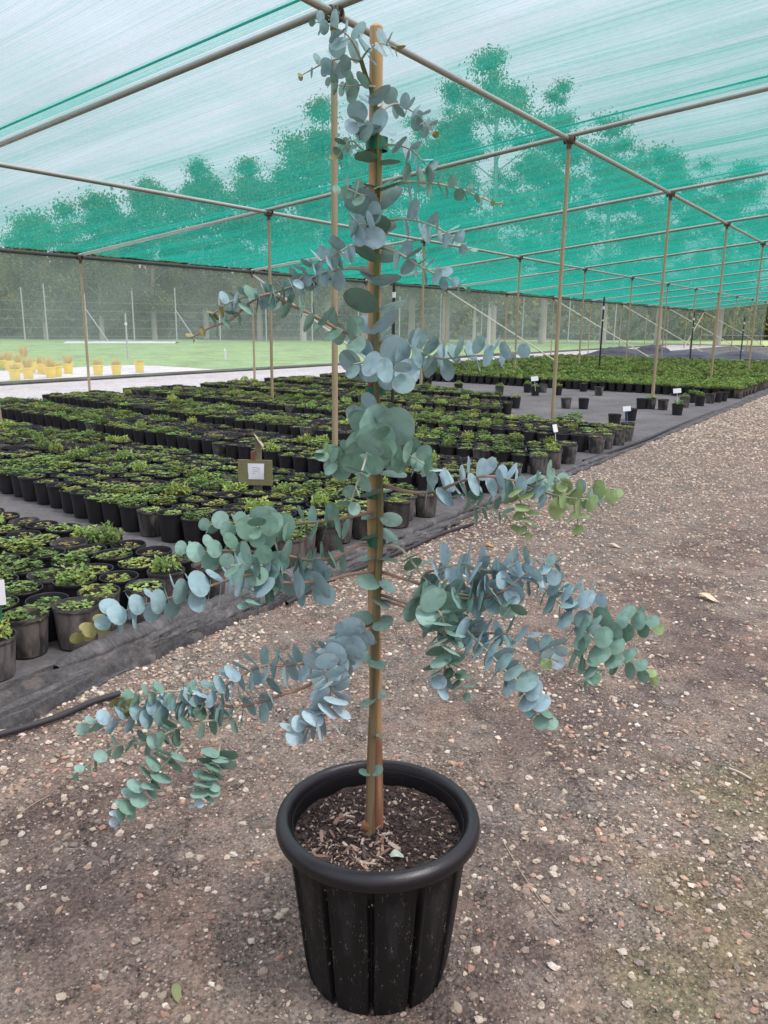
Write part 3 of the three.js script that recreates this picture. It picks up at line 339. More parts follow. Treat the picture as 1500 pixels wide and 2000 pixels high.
{
  const R = rng(2024), PX = 0.213, PZ = 0.207, spots = [];
  const blocks = [[-1.72, 7, -1, 'before'], [-3.68, 9, 1, 'beyond'], [-6.08, 5, 2], [-7.62, 6, 3], [-9.36, 7, 4], [-11.35, 7, 5], [-13.4, 7, 6], [-15.5, 6, 7]];
  blocks.forEach(([z0, rows, aisle], bi) => { for (let r = 0; r < rows; r++) for (let i = 0; i < 46; i++) {
    const x = -3.13 - i * PX - (r % 2) * PX * 0.45 + (R() - 0.5) * 0.03, slant = bi === 0 ? 0 : 0.1 * (x + 4.2) * sm(-4.2, -6, x), z = z0 - r * PZ + slant + (R() - 0.5) * 0.03;
    if (x < -13.05) continue;
    if (bi === 4 && x > -3.0 - 0.0 && r > 5) continue; if (bi === 5 && x > -5.5 - r * 0.05) continue; if (bi === 6 && x > -6.0 - r * 0.45) continue; if (bi === 7 && x > -10) continue;
    if (bi > 1 && bi < 6 && R() < 0.012) continue;
    if (Math.hypot(x + 4.27, z + 4.68) < 0.1 || Math.hypot(x + 4.28, z - zRow(0)) < 0.12 || Math.hypot(x + 9.578, z - zRow(1)) < 0.12 || Math.hypot(x + 4.28, z - zRow(1)) < 0.12) continue;
    const [px, py, dp] = toPixel(V(x, 0.15, z)); if (dp < 0.5 || px < -160 || px > 1600 || py > 2100) continue;
    spots.push({ x, z, bi, r, i, rows, seen: px > -30 && px < 1530, d: Math.hypot(x, 1.4, z) });
  } });
  const pick = new Set(spots.filter((s) => s.seen).sort((a, b) => a.d - b.d).slice(0, 300));
  const kindOf = (x, z) => { const n = fbm(x * 0.7, z * 0.9, 12) + 0.35 * (R() - 0.5); return R() < 0.08 ? 5 : n < -0.14 ? 1 : n < -0.02 ? 2 : n < 0.08 ? 0 : n < 0.2 ? 4 : 3; };
  const potMat = (s) => s.i === 0 ? (R() < 0.75 ? potGrey : potDusty) : R() < 0.08 ? potDusty : potBlack;
  const protos = nearKinds.map(([, g]) => { const t = new THREE.Group(); const pp = mesh('pot', potG, potBlack, t); mesh('rim', rimSmall, rimDust, pp); mesh('soil', soilSmall, soilM, t); mesh('foliage', g, folM, t); return t; });
  const fill = new THREE.Group(); fill.name = 'potted_bed'; stuff(fill); fill.userData.label = 'massed rows of small black pots of seedlings filling the bed'; fill.userData.category = 'potted plants'; scene.add(fill);
  const bk = { pots: [], dust: [], k: nearKinds.map(() => []) }, m4 = new THREE.Matrix4(), q = new THREE.Quaternion(), e = new THREE.Euler();
  for (const s of spots) {
    const k = kindOf(s.x, s.z), sc = 0.95 + 0.12 * R(), rot = R() * 6.28, pm = potMat(s), grow = 0.74 + 0.46 * R();
    if (pick.has(s)) {
      const t = protos[k].clone(); t.name = numbered('potted_seedling'); const row = s.bi === 0 ? ord(s.rows - s.r) + ' row before first aisle' : s.bi === 1 ? ord(s.r + 1) + ' row beyond first aisle' : ord(s.r + 1) + ' row beyond ' + ord(s.bi) + ' aisle';
      t.userData = { label: `black pot of ${nearKinds[k][0]}, ${s.i === 0 ? 'on the mat edge' : ord(s.i + 1) + ' from mat edge'}, ${row}`, category: 'potted plant', group: 'potted seedlings in the near bed' };
      t.position.set(s.x, 0.008, s.z); t.rotation.set((R() - 0.5) * 0.05, rot, (R() - 0.5) * 0.05); t.scale.setScalar(sc); t.children[0].material = pm; t.children[2].material = folMs[Math.floor(R() * 4)]; t.children[2].scale.set(grow, 0.8 + 0.5 * R(), grow); t.children[2].position.y = 0.165 * (1 - t.children[2].scale.y); scene.add(t);
    } else { q.setFromEuler(e.set(0, rot, 0)); (pm === potBlack ? bk.pots : bk.dust).push(m4.compose(V(s.x, 0.008, s.z), q, V(sc, sc, sc)).clone()); bk.k[k].push(m4.compose(V(s.x, 0.008, s.z), q, V(grow, 0.9 + 0.25 * R(), grow)).clone()); }
  }
  const inst = (name, g, m, l, parent) => { if (!l.length) return; const im = new THREE.InstancedMesh(g, m, l.length); im.name = name; stuff(im); im.castShadow = im.receiveShadow = true; l.forEach((a, i) => { im.setMatrixAt(i, a); if (m === folM) { const k = (0.55 + 0.8 * R()) * (parent.name === 'leafy_bed' ? 0.85 : 1); im.setColorAt(i, lin(k * (0.9 + 0.35 * R()), k, k * 0.95)); } }); parent.add(im); };
  inst('pots', potGlow, potBlack, bk.pots, fill); inst('pots', potGlow, potDusty, bk.dust, fill); inst('soil', soilSmall, soilM, bk.pots.concat(bk.dust), fill); inst('rims', rimSmall, rimDust, bk.pots.concat(bk.dust), fill); bk.k.forEach((l, i) => inst('seedlings', nearKinds[i][1], folM, l, fill));

  // the leafier bed farther down the house
  const far = []; for (let r = 0; r < 68; r++) for (let i = 0; i < 46; i++) { const x = -3.2 - i * PX - (r % 2) * 0.1 + (R() - 0.5) * 0.03, z = -18.7 - r * 0.222 + (R() - 0.5) * 0.03 + (r === 0 && R() < 0.1 ? 0.2 : 0); if (r < 3 && x < -11) continue; if (Math.hypot(x + 4.28, z - zRow(3)) < 0.14) continue; const [px, , dp] = toPixel(V(x, 0.15, z)); if (px > 1620 || px < 500) continue; far.push({ x, z, r, i, seen: px < 1515, d: dp }); }
  const fpick = new Set(far.filter((s) => s.seen).sort((a, b) => a.d - b.d).slice(0, 300));
  const fprotos = farKinds.map(([, g]) => { const t = new THREE.Group(); mesh('pot', potG, potBlack, t); mesh('foliage', g, folM, t); return t; });
  const fillF = new THREE.Group(); fillF.name = 'leafy_bed'; stuff(fillF); fillF.userData.label = 'massed leafy green potted plants filling the far bed behind the bare mat'; fillF.userData.category = 'potted plants'; scene.add(fillF);
  const fb = { pots: [], k: farKinds.map(() => []) };
  for (const s of far) { const k = Math.floor(R() * 3), rot = R() * 6.28, g = 0.8 + 0.45 * R(), pm = s.i === 0 ? potGrey : potBlack;
    if (fpick.has(s)) { const t = fprotos[k].clone(); t.name = numbered('leafy_potted_plant'); t.userData = { label: `black pot with ${farKinds[k][0]}, ${s.i === 0 ? 'on the road edge' : ord(s.i + 1) + ' from road edge'}, ${ord(s.r + 1)} row of far bed`, category: 'potted plant', group: 'leafy potted plants in the far bed' }; t.position.set(s.x, 0.008, s.z); t.rotation.y = rot; t.children[0].material = pm; t.children[1].material = folMs[Math.floor(R() * 4)]; t.children[1].scale.set(g, g, g); t.children[1].position.y = 0.165 * (1 - g); scene.add(t); }
    else { q.setFromEuler(e.set(0, rot, 0)); fb.pots.push(m4.compose(V(s.x, 0.008, s.z), q, V(1, 1, 1)).clone()); fb.k[k].push(m4.compose(V(s.x, 0.008, s.z), q, V(g, g, g)).clone()); } }
  inst('pots', potGlow, potBlack, fb.pots, fillF); fb.k.forEach((l, i) => inst('leaves', farKinds[i][1], folM, l, fillF));

  // pots left standing about on the bare mat
  const loose = [[1105, 802, -1, 0, 'empty black pot by itself in the middle of the bare mat'], [1139, 803, -1, 0, 'empty black pot beside the lone one on the bare mat'], [1199, 838, -1, 0, 'empty black pot before the tagged pot by the road'], [1224, 857, -1, 1, 'grey dusty pot holding a blue stick with white tag'], [1231, 826, -1, 0, 'black pot just behind the white tag'], [1031, 843, 3, 0, 'black pot with flopping plant behind the rear row of the near bed'], [1169, 777, -1, 0, 'dark empty pot in front of the leafy bed'], [1139, 769, 0, 0, 'pot with short stem before the leafy bed'], [1089, 776, 7, 0, 'leafy pot beside the tall post base on the bare mat'], [1060, 771, -1, 0, 'empty pot behind the plant with white tag'], [1045, 777, 7, 0, 'leafy pot with white tag at the back of the bare mat'], [1030, 771, 7, 0, 'leafy pot just before the back row of the bare mat'], [975, 776, 7, 0, 'leafy pot at the inner end of the bare mat'], [895, 771, 7, 0, 'leafy pot farthest in at the back of the bare mat'], [1252, 803, -1, 0, 'black pot next to the second tall post'], [1270, 803, 7, 0, 'green filled pot at the foot of the second tall post'], [1294, 805, -1, 1, 'grey pot past the second tall post'], [1322, 815, 6, 0, 'leafy pot under the far white tag near the road'], [1336, 800, 7, 0, 'leafy pot behind the far tagged one'], [1352, 791, 6, 0, 'light leafed pot in the group by the road'], [1366, 797, 8, 0, 'dark leafed pot in the group by the road'], [1386, 792, -1, 0, 'empty pot nearest the leafy group by the road'], [1400, 790, -1, 0, 'empty pot second from the leafy group by the road'], [1411, 788, -1, 0, 'empty pot at the end of the group by the road'], [1121, 852, 8, 0, 'dark bushy plant standing tall at the end of the near bed'], [1095, 850, 6, 0, 'bushy plant leaning on the dark one at the near bed end']];
  loose.forEach(([px, py, k, g, lab], i) => { const p = onGround(px, py - 4), t = thing('nursery_pot', lab, 'pot', [p.x, 0.008, p.z]); mesh('pot', potG, g ? potGrey : i % 3 ? potBlack : potDusty, t); mesh('soil', soilSmall, soilM, t); if (k >= 0) { const f = mesh('foliage', k > 5 ? farKinds[k - 6][1] : nearKinds[k][1], folM, t); f.rotation.y = i; if (px === 1121) f.scale.set(1.1, 1.3, 1.1), f.position.y = -0.05; } t.rotation.y = i * 1.7; });
  // white tags on sticks
  const white = M({ color: lin(0.8, 0.81, 0.8), roughness: 0.5 });
  const card = (p, h, w, hh, c, lab, turn) => { const t = thing('plant_tag', lab, 'tag', [p.x, 0.15, p.z]); mesh('stick', new THREE.BoxGeometry(0.008, h, 0.004).translate(0, h / 2, 0), M({ color: lin(...c), roughness: 0.6 }), t); const b = mesh('card', new THREE.BoxGeometry(w, hh, 0.003).translate(0, h, 0.004), white, t); b.rotation.x = -0.3; b.position.set(0, 0.0, 0); b.geometry.translate(0, -h, 0); b.position.y = h; t.rotation.set(0, turn, 0.12); };
  card(onGround(1224, 853), 0.24, 0.105, 0.07, [0.1, 0.2, 0.45], 'white card tag on a blue stick in the grey pot', 0.4);
  card(onGround(1084, 895), 0.2, 0.055, 0.09, [0.7, 0.7, 0.7], 'white card tag standing up from the near bed edge', 0.9);
  card(onGround(1045, 778), 0.26, 0.15, 0.095, [0.7, 0.7, 0.7], 'white card tag over the leafy pot at the back of the mat', 0.5);
  card(onGround(1322, 812), 0.28, 0.13, 0.08, [0.7, 0.7, 0.7], 'white card tag over the leafy pot near the road', 0.3);
  const lt = thing('plant_tag', 'big white card on a green stake in the nearest corner pot', 'tag', [-3.2, 0.13, -1.81]); mesh('stake', new THREE.BoxGeometry(0.014, 0.24, 0.006).translate(0, 0.10, 0), M({ color: lin(0.03, 0.20, 0.10), roughness: 0.5 }), lt); const lc = mesh('card', new THREE.BoxGeometry(0.12, 0.11, 0.003), white, lt); lc.position.set(-0.025, 0.21, 0.006); lc.rotation.set(-0.2, 0, 0.1); lt.rotation.y = 0.5;
}
// black riser poles with white bands among the pots
for (const [px, py, top, lab] of [[766, 806, 548, 'black sprinkler pole with white bands behind the bamboo stake'], [1169, 736, 585, 'black sprinkler pole with white band in the leafy bed'], [1346, 716, 612, 'black sprinkler pole before the heaped sheeting'], [1445, 707, 622, 'black sprinkler pole farthest down the house']]) {
  const p = onGround(px, py), d = rayDir(px, top), h = 1.5 + d.y / Math.hypot(d.x, d.z) * Math.hypot(p.x, p.z), t = thing('sprinkler_stand', lab, 'pole', [p.x, 0, p.z], 'sprinkler poles');
  mesh('pole', new THREE.CylinderGeometry(0.026, 0.028, h, 10).translate(0, h / 2, 0), M({ color: lin(0.02, 0.02, 0.022), roughness: 0.5 }), t);
  for (const s of [0.895, 0.735]) mesh('band', new THREE.CylinderGeometry(0.031, 0.031, s > 0.8 ? 0.09 : 0.04, 12).translate(0, h * s, 0), M({ color: lin(0.75, 0.75, 0.75), roughness: 0.6 }), t);
  mesh('sprinkler_head', new THREE.CylinderGeometry(0.02, 0.035, 0.08, 10).translate(0, h + 0.04, 0), M({ color: lin(0.03, 0.03, 0.03), roughness: 0.5 }), t);
}
{ // wooden marker with a paper note
  const t = thing('marker_sign', 'weathered board with white paper on a stake among the seedlings', 'sign', [-4.31, 0, -4.68]); t.rotation.y = 0.52;
  const woodM = M({ color: lin(0.20, 0.17, 0.12), roughness: 0.9, map: rep(tex(256, (i) => { const j = (i % 256) * 512 + (i / 256 | 0), k = 0.6 + 0.8 * N1[j]; return [k, k * 1.02, k * 0.9]; }), 4, 2) }), mossM = M({ color: lin(0.20, 0.19, 0.10), roughness: 0.95, map: woodM.map });
  mesh('stake', new THREE.BoxGeometry(0.045, 0.6, 0.03).translate(0.008, 0.30, 0), woodM, t); mesh('batten', new THREE.BoxGeometry(0.02, 0.5, 0.026).translate(-0.028, 0.25, 0.001), mossM, t);
  mesh('board', new THREE.BoxGeometry(0.275, 0.205, 0.018).translate(-0.015, 0.325, 0.025), mossM, t);
  const cv = document.createElement('canvas'); cv.width = 128; cv.height = 128; const cx = cv.getContext('2d'); cx.fillStyle = '#e6e6ec'; cx.fillRect(0, 0, 128, 128); cx.strokeStyle = '#8b8b98'; cx.lineWidth = 3; for (let l = 0; l < 4; l++) { cx.beginPath(); for (let x = 0; x < (l === 3 ? 30 : 62); x += 6) cx.lineTo(34 + x, 34 + l * 16 + (x % 12 ? 4 : -4) * ((x * 7 + l * 3) % 5) / 4); cx.stroke(); }
  const ct = new THREE.CanvasTexture(cv); ct.colorSpace = THREE.SRGBColorSpace;
  const paper = grid(6, 6, (u, v) => V(lerp(-0.072, 0.06, u) + (v > 0.5 ? 0.006 * (0.5 - u) : 0), lerp(0.40, 0.272, v), 0.0365 + 0.006 * Math.sin(v * 3.1) * u), (q, u, v) => [u, 1 - v]); mesh('paper', paper, new THREE.MeshStandardMaterial({ map: ct, roughness: 0.8, side: THREE.DoubleSide }), t);
  for (const [x, y] of [[-0.12, 0.40], [0.09, 0.40]]) mesh('nail', new THREE.CylinderGeometry(0.005, 0.005, 0.006, 8).rotateX(Math.PI / 2).translate(x, y, 0.036), M({ color: lin(0.25, 0.2, 0.16), metalness: 0.6, roughness: 0.5 }), t);
  mesh('wooden_block', new THREE.BoxGeometry(0.035, 0.07, 0.03).translate(-0.03, 0.46, 0.02), M({ color: lin(0.20, 0.07, 0.045), roughness: 0.8 }), t);
  const curl = grid(10, 5, (u, v) => { const a = u * 2.2 - 0.8; return V(-0.02 + 0.06 * u + 0.015 * Math.sin(a), 0.645 - 0.10 * u - 0.02 * v * Math.sin(a), (v - 0.5) * 0.05 * Math.sin(Math.PI * (0.12 + 0.8 * u)) + 0.02); }); mesh('dry_curl', curl, new THREE.MeshStandardMaterial({ color: lin(0.48, 0.42, 0.28), roughness: 0.9, side: THREE.DoubleSide }), t);
}

// ---------------------------------------------------------------- the potted eucalyptus
{
  const bx = -0.899, bz = -1.352, plant = thing('potted_eucalyptus', 'young round leaved blue grey eucalyptus tied to a stake in a big black pot', 'potted tree', [bx, 0, bz]);
  const rims = 0.455;
  // pot: fluted tapering wall
  const blackP = new THREE.MeshPhysicalMaterial({ roughness: 0.55, specularIntensity: 0.6, map: rep(tex(512, (i) => { const k = 0.0055 * (0.85 + 0.3 * N1[i]) + 0.010 * sm(0.58, 0.74, N2[i]), s = 0.20 * sm(0.70, 0.78, NF[i]) * sm(0.50, 0.64, N1[i]); return [k + s, k + s * 0.9, k * 1.06 + s * 0.78]; }), 3, 1), bumpMap: rep(bumpMap, 3), bumpScale: 0.0008 });
  const nf = 12, ns = nf * 28, body = grid(ns, 26, (u, v) => {
    const a = u * Math.PI * 2, ph = (u * nf) % 1, dd = Math.abs(ph - 0.5) * 2, gro = sm(0.86, 0.93, dd), lip = Math.exp(-Math.pow((dd - 0.80) / 0.045, 2)), foot = sm(0.88, 1, v);
    const R = lerp(0.2065, 0.165, v) + 0.0035 * Math.cos((ph - 0.5) * 2.4) - gro * (0.003 + 0.010 * sm(0, 0.3, v)) + 0.0035 * lip * sm(0, 0.2, v) - foot * 0.004;
    const y = lerp(0.382, 0.0, v) + (v > 0.94 ? 0.022 * gro : 0); return V(Math.cos(a) * R, y, Math.sin(a) * R);
  }, (q, u, v) => [u * 4, v]);
  const pot = mesh('pot', body, blackP, plant);
  { const D = rng(66), n = 12 * 26, im = new THREE.InstancedMesh(new THREE.IcosahedronGeometry(1, 0), M({ color: lin(0.42, 0.38, 0.32), roughness: 1 }), n), m4 = new THREE.Matrix4(), q = new THREE.Quaternion(); im.name = 'dirt_crumbs'; stuff(im); for (let i = 0; i < n; i++) { const a = (Math.floor(i / 26) + (D() < 0.7 ? (D() - 0.5) * 0.09 : (D() - 0.5) * 0.9)) / 12 * Math.PI * 2, v = 1 - Math.pow(D(), 1.6) * 0.92, inG = Math.abs(((a / (Math.PI * 2) * 12 + 0.5) % 1) - 0.5) < 0.05, r = lerp(0.2065, 0.165, v) - (inG ? 0.013 * sm(0, 0.3, v) : -0.0012), s = 0.0004 + 0.0013 * Math.pow(D(), 2.5); im.setMatrixAt(i, m4.compose(V(Math.cos(a) * r, lerp(0.36, 0.02, v), Math.sin(a) * r), q, V(s, s * (1 + 2.2 * D()), s))); } pot.add(im); }
  const rimP = [[0.190, 0.31], [0.1935, 0.36], [0.200, 0.390], [0.2065, 0.4035], [0.214, 0.4075], [0.2235, 0.404], [0.231, 0.397], [0.2345, 0.388], [0.2345, 0.376], [0.231, 0.373], [0.2085, 0.3745]].map((p) => new THREE.Vector2(...p));
  mesh('rim', new THREE.LatheGeometry(new THREE.SplineCurve(rimP).getPoints(44), 96), new THREE.MeshPhysicalMaterial({ color: lin(0.006, 0.006, 0.007), roughness: 0.32, specularIntensity: 1.0, bumpMap: rep(bumpMap, 10, 2), bumpScale: 0.0006, map: rep(tex(512, (i) => { const k = 0.9 + 0.25 * N1[i] + 0.8 * sm(0.72, 0.85, NF[i]); return [k, k, k]; }), 6, 1) }), pot);
  mesh('rim_lip', new THREE.TorusGeometry(0.2325, 0.0011, 6, 110).rotateX(Math.PI / 2).translate(0, 0.3735, 0), blackP, pot);
  for (const y of [0.386, 0.380, 0.374]) mesh('rim_groove', new THREE.TorusGeometry(0.197, 0.0014, 6, 96).rotateX(Math.PI / 2).translate(0, y, 0), blackP, pot);
  mesh('pot_base', new THREE.CylinderGeometry(0.15, 0.15, 0.02, 32).translate(0, 0.03, 0), blackP, pot);
  // soil with bark mulch
  const soilY = (x, z) => 0.352 + 0.020 * fbm(x * 9, z * 9, 6) + 0.010 * fbm(x * 40, z * 40, 2) + 0.012 * sm(0.08, 0.0, Math.hypot(x + 0.01, z));
  const soil = mesh('soil', grid(96, 40, (u, v) => { const a = u * 6.2832, r = v * 0.1925; const x = Math.cos(a) * r, z = Math.sin(a) * r; return V(x, soilY(x, z), z); }), M({ map: rep(tex(512, (i) => { const k = 0.022 + 0.045 * sm(0.4, 0.75, N1[i]) + 0.03 * sm(0.6, 0.8, NF[i]); return [k * 1.4, k, k * 0.85]; }), 5), roughness: 1, bumpMap: rep(bumpMap, 10), bumpScale: 0.006 }), plant);
  const R = rng(515), chipG = [0, 1, 2].map((s) => { const g = new THREE.BoxGeometry(1, 0.35, 0.3 + 0.12 * s, 4, 1, 2), p = g.attributes.position; for (let i = 0; i < p.count; i++) { const x = p.getX(i); p.setXYZ(i, x + 0.12 * noise(p.getZ(i) * 5, s, 2), p.getY(i) + 0.16 * noise(x * 2, s * 5, 3) + 0.1 * noise(x * 5, p.getZ(i) * 9, s), p.getZ(i) * (1 - 0.45 * Math.abs(x)) + 0.1 * noise(x * 3, 4, s)); } g.computeVertexNormals(); return g; });
  const chipM = [[0.50, 0.40, 0.30], [0.36, 0.26, 0.19], [0.60, 0.52, 0.42], [0.24, 0.15, 0.10], [0.10, 0.065, 0.05]].map((c) => M({ color: lin(...c), roughness: 0.9, bumpMap: bumpMap, bumpScale: 0.0008 }));
  for (let i = 0; i < 330; i++) { const front = R() < 0.62; let x, z; do { if (front) { x = 0.045 + (R() - 0.5) * 0.22; z = 0.085 + (R() - 0.5) * 0.18; [x, z] = [x * 0.83 - 0 * z, z]; x -= 0.055; } else { x = (R() - 0.5) * 0.37; z = (R() - 0.5) * 0.37; } } while (Math.hypot(x, z) > 0.178); const L = front ? 0.008 + 0.028 * Math.pow(R(), 2.5) : 0.005 + 0.012 * R(); const m = mesh('wood_chip', chipG[i % 3], chipM[front ? [0, 3, 1, 4, 3, 1, 2][Math.floor(R() * 7)] : [1, 3, 4, 4, 0][Math.floor(R() * 5)]], soil); m.position.set(x, soilY(x, z) + 0.003, z); m.rotation.set((R() - 0.5) * 0.7, R() * 6.28, (R() - 0.5) * 0.5); m.scale.set(L, L * 0.35, L * (0.28 + 0.4 * R())); }
  { const n = 3600, im = new THREE.InstancedMesh(new THREE.IcosahedronGeometry(1, 0), M({ roughness: 1 }), n), m4 = new THREE.Matrix4(), q = new THREE.Quaternion(), e = new THREE.Euler(); im.name = 'soil_crumbs'; stuff(im); for (let i = 0; i < n; i++) { const a = R() * 6.28, r = 0.187 * Math.sqrt(R()), x = Math.cos(a) * r, z = Math.sin(a) * r, s = 0.0012 + 0.0036 * Math.pow(R(), 2); im.setMatrixAt(i, m4.compose(V(x, soilY(x, z) + s * 0.3, z), q.setFromEuler(e.set(R() * 6, R() * 6, 0)), V(s * (1 + R()), s * 0.7, s))); const t = R(); im.setColorAt(i, t < 0.09 ? lin(0.42, 0.34, 0.26) : t < 0.2 ? lin(0.13, 0.085, 0.06) : lin(0.034, 0.022, 0.018).multiplyScalar(0.5 + 1.4 * R())); } soil.add(im); }
  { const g = grid(8, 6, (u, v) => V((u - 0.5) * 0.03, 0.006 * Math.sin(u * 4) + 0.004, (v - 0.5) * 0.026 * Math.sin(Math.PI * (0.1 + 0.8 * u)))); const lf = mesh('fallen_leaf', g, new THREE.MeshStandardMaterial({ color: lin(0.45, 0.52, 0.40), roughness: 0.7, side: THREE.DoubleSide }), soil); const p = onGround(775, 1692, 0.335).sub(V(bx, 0, bz)); lf.position.set(p.x, soilY(p.x, p.z) + 0.01, p.z); lf.rotation.y = 0.8; }

  // points in the plant's own upright plane; d: metres towards the viewer
  const fwd = V(-Math.sin(0.5837), 0, -Math.cos(0.5837)), stemBase = V(bx, 0, bz);
  const at = (px, py, d = 0) => { const v = rayDir(px, py), t = (stemBase.clone().sub(camera.position).dot(fwd) - d) / v.dot(fwd); return v.multiplyScalar(t).add(camera.position).sub(stemBase); };
  // bamboo stake
  const LN = tileNoise(256, 9, 61, 2), stakeM = M({ color: lin(0.60, 0.38, 0.19), roughness: 0.65, map: rep(tex(256, (i) => { const x = i % 256, y = i / 256 | 0, k = 0.72 + 0.5 * N1[(y >> 2) * 512 + x * 2] + 0.25 * (NF[y * 512 + x] - 0.5), g = sm(0.52, 0.7, N2[y * 512 + x]); const l = sm(0.5, 0.8, LN[i]); return [k * (1 - 0.25 * g) * (1 - 0.52 * l), k * (1 - 0.16 * g) * (1 - 0.62 * l), k * (1 - 0.30 * g) * (1 - 0.62 * l)]; }), 2, 3) });
  const s0 = at(738, 1628, -0.012), s1 = at(735, 56, -0.012); const stakeDir = s1.clone().sub(s0), nodes = [[0, 0]];
  const stake = mesh('wooden_stake', tube([s0.clone().addScaledVector(stakeDir, -0.04), at(730, 1010, -0.012), s1], (t) => (0.0145 - 0.002 * t) * (1 + 0.10 * Math.exp(-Math.pow(((t * 5.3) % 1 - 0.5) / 0.03, 2))), 14, 90), stakeM, plant);
  mesh('stake_tip', new THREE.SphereGeometry(0.0125, 14, 8).scale(1, 0.7, 1).translate(s1.x, s1.y, s1.z), stakeM, stake);
  // green tape ties
  const tieM = M({ color: lin(0.012, 0.14, 0.075), roughness: 0.5 });
  for (const [x, y, h] of [[736, 282, 26], [735, 713, 14], [734, 762, 14], [735, 966, 12], [735, 1055, 18], [735, 1140, 14]]) { const a = at(x, y + h / 2, -0.002), b = at(x, y - h / 2, -0.002); const d = b.clone().sub(a); mesh('tie', new THREE.CylinderGeometry(0.021, 0.021, d.length(), 18, 1, true).translate(a.x + d.x / 2, a.y + d.y / 2, a.z + d.z / 2), new THREE.MeshStandardMaterial({ color: tieM.color, roughness: 0.5, side: THREE.DoubleSide }), plant); }
  // stem climbing the stake
  const LB = tileNoise(256, 13, 67, 3), LN_ = (x, y) => LB[y * 256 + x], barkM = M({ color: lin(0.31, 0.24, 0.12), roughness: 0.75, map: rep(tex(256, (i) => { const x = i % 256, y = i / 256 | 0, n = N2[(y * 2 % 512) * 512 + x], g = sm(0.48, 0.62, n), k = 0.7 + 0.6 * N1[y * 512 + x]; const l = sm(0.45, 0.7, LN_(x, y)); return [k * (1 - 0.45 * g) * (1 - 0.3 * l), k * (1 - 0.02 * g) * (1 - 0.4 * l), k * (1 - 0.45 * g) * (1 - 0.4 * l)]; }), 1, 2), bumpMap: rep(bumpMap, 1, 8), bumpScale: 0.002 });
  const stemPts = [[722, 1628, 0.012], [723, 1560, 0.016], [725, 1480, 0.018], [729, 1380, 0.018], [732, 1280, 0.018], [736, 1180, 0.018], [741, 1080, 0.016], [742, 980, 0.016], [740, 900, 0.018], [736, 800, 0.018], [735, 700, 0.016], [735, 600, 0.016], [736, 500, 0.016], [737, 400, 0.014], [738, 300, 0.014], [732, 200, 0.02], [712, 140, 0.03], [705, 117, 0.04]].map((p) => at(...p));
  const stem = mesh('stem', tube(stemPts, (t) => 0.0092 * (1 - 0.70 * t) + 0.0012 + 0.006 * Math.exp(-t * 60), 10, 120), barkM, plant);
  { const k = at(716, 1612, 0.016); mesh('burl', new THREE.SphereGeometry(0.013, 12, 10).scale(1, 1.1, 0.9).translate(k.x, k.y, k.z), M({ color: lin(0.34, 0.15, 0.07), roughness: 0.7, bumpMap: bumpMap, bumpScale: 0.004 }), stem); }

  // leaves: round, sessile, in opposite pairs turned a quarter at every node
  const tones = { b: [0.345, 0.52, 0.535], g: [0.255, 0.435, 0.345], d: [0.18, 0.30, 0.23], y: [0.33, 0.45, 0.20], o: [0.34, 0.33, 0.12], p: [0.45, 0.60, 0.62] };
  const leafMap = tex(256, (i) => { const x = (i % 256) / 255 - 0.5, y = (i / 256 | 0) / 255; let v = sm(0.012, 0.004, Math.abs(x)); for (let n = 0; n < 7; n++) { const yy = y - 0.06 - n * 0.13 - Math.abs(x) * 0.75; v = Math.max(v, 0.45 * sm(0.010, 0.003, Math.abs(yy)) * sm(0.5, 0.3, Math.abs(x))); } const bl = sm(0.66, 0.72, N2[i % 256 + (i / 256 | 0) * 512]), k = 0.90 + 0.34 * (N1[i % 256 + (i / 256 | 0) * 512] - 0.4) - 0.16 * bl, ed = sm(0.44, 0.5, Math.hypot(x, y - 0.5)); return [k + 0.42 * v + 0.10 * ed, k + 0.38 * v - 0.02 * ed, k + 0.30 * v - 0.05 * ed]; });
  const leafM = new THREE.MeshPhysicalMaterial({ vertexColors: true, map: leafMap, roughness: 0.58, transmission: 0.14, thickness: 0, side: THREE.DoubleSide, specularIntensity: 0.5 });
  const shapes = [0, 1, 2, 3].map((s) => { const nu = 8, nv = 8, cup = [0.10, 0.20, -0.06, 0.14][s], wv = [0.02, 0.035, 0.03, 0.05][s]; return grid(nu, nv, (u, v) => { const y = 0.5 - 0.5 * Math.cos(Math.PI * v), hw = 0.50 * Math.sin(Math.PI * v) * (1 + 0.07 * Math.sin(Math.PI * v)) + 0.018, x = (u - 0.5) * 2 * hw * (0.97 + 0.05 * s * 0.5); return V(x, y + (v > 0.93 && s % 2 ? 0.02 * (1 - Math.abs(u - 0.5) * 2) : 0), cup * (x * x * 1.3 + 0.35 * (y - 0.2) * (y - 0.2)) + wv * noise(x * 3 + s * 7, y * 3, s) - 0.012 * Math.exp(-Math.pow(x / 0.05, 2))); }, (q, u, v) => [0.5 + q.x, clamp(q.y)]); });
  const geoCache = {}; const leafGeo = (s, tone) => geoCache[s + tone] ||= (() => { const g = shapes[s].clone(), p = g.attributes.position, c = tones[tone], a = new Float32Array(p.count * 3); for (let i = 0; i < p.count; i++) { a[i * 3] = c[0]; a[i * 3 + 1] = c[1]; a[i * 3 + 2] = c[2]; } g.setAttribute('color', new THREE.BufferAttribute(a, 3)); return g; })();
  for (const t of ['b', 'g', 'd']) { const c = tones[t]; tones[t + 2] = [c[0] * 1.18, c[1] * 1.13, c[2] * 1.18]; tones[t + 3] = [c[0] * 0.76, c[1] * 0.8, c[2] * 0.74]; }
  const L = rng(77), leaves = [], twigM = M({ color: lin(0.36, 0.235, 0.165), roughness: 0.7 }), twigY = M({ color: lin(0.42, 0.42, 0.30), roughness: 0.7 });
  const PXM = 1.98 / 1551.8; // metres per photo pixel at the stem
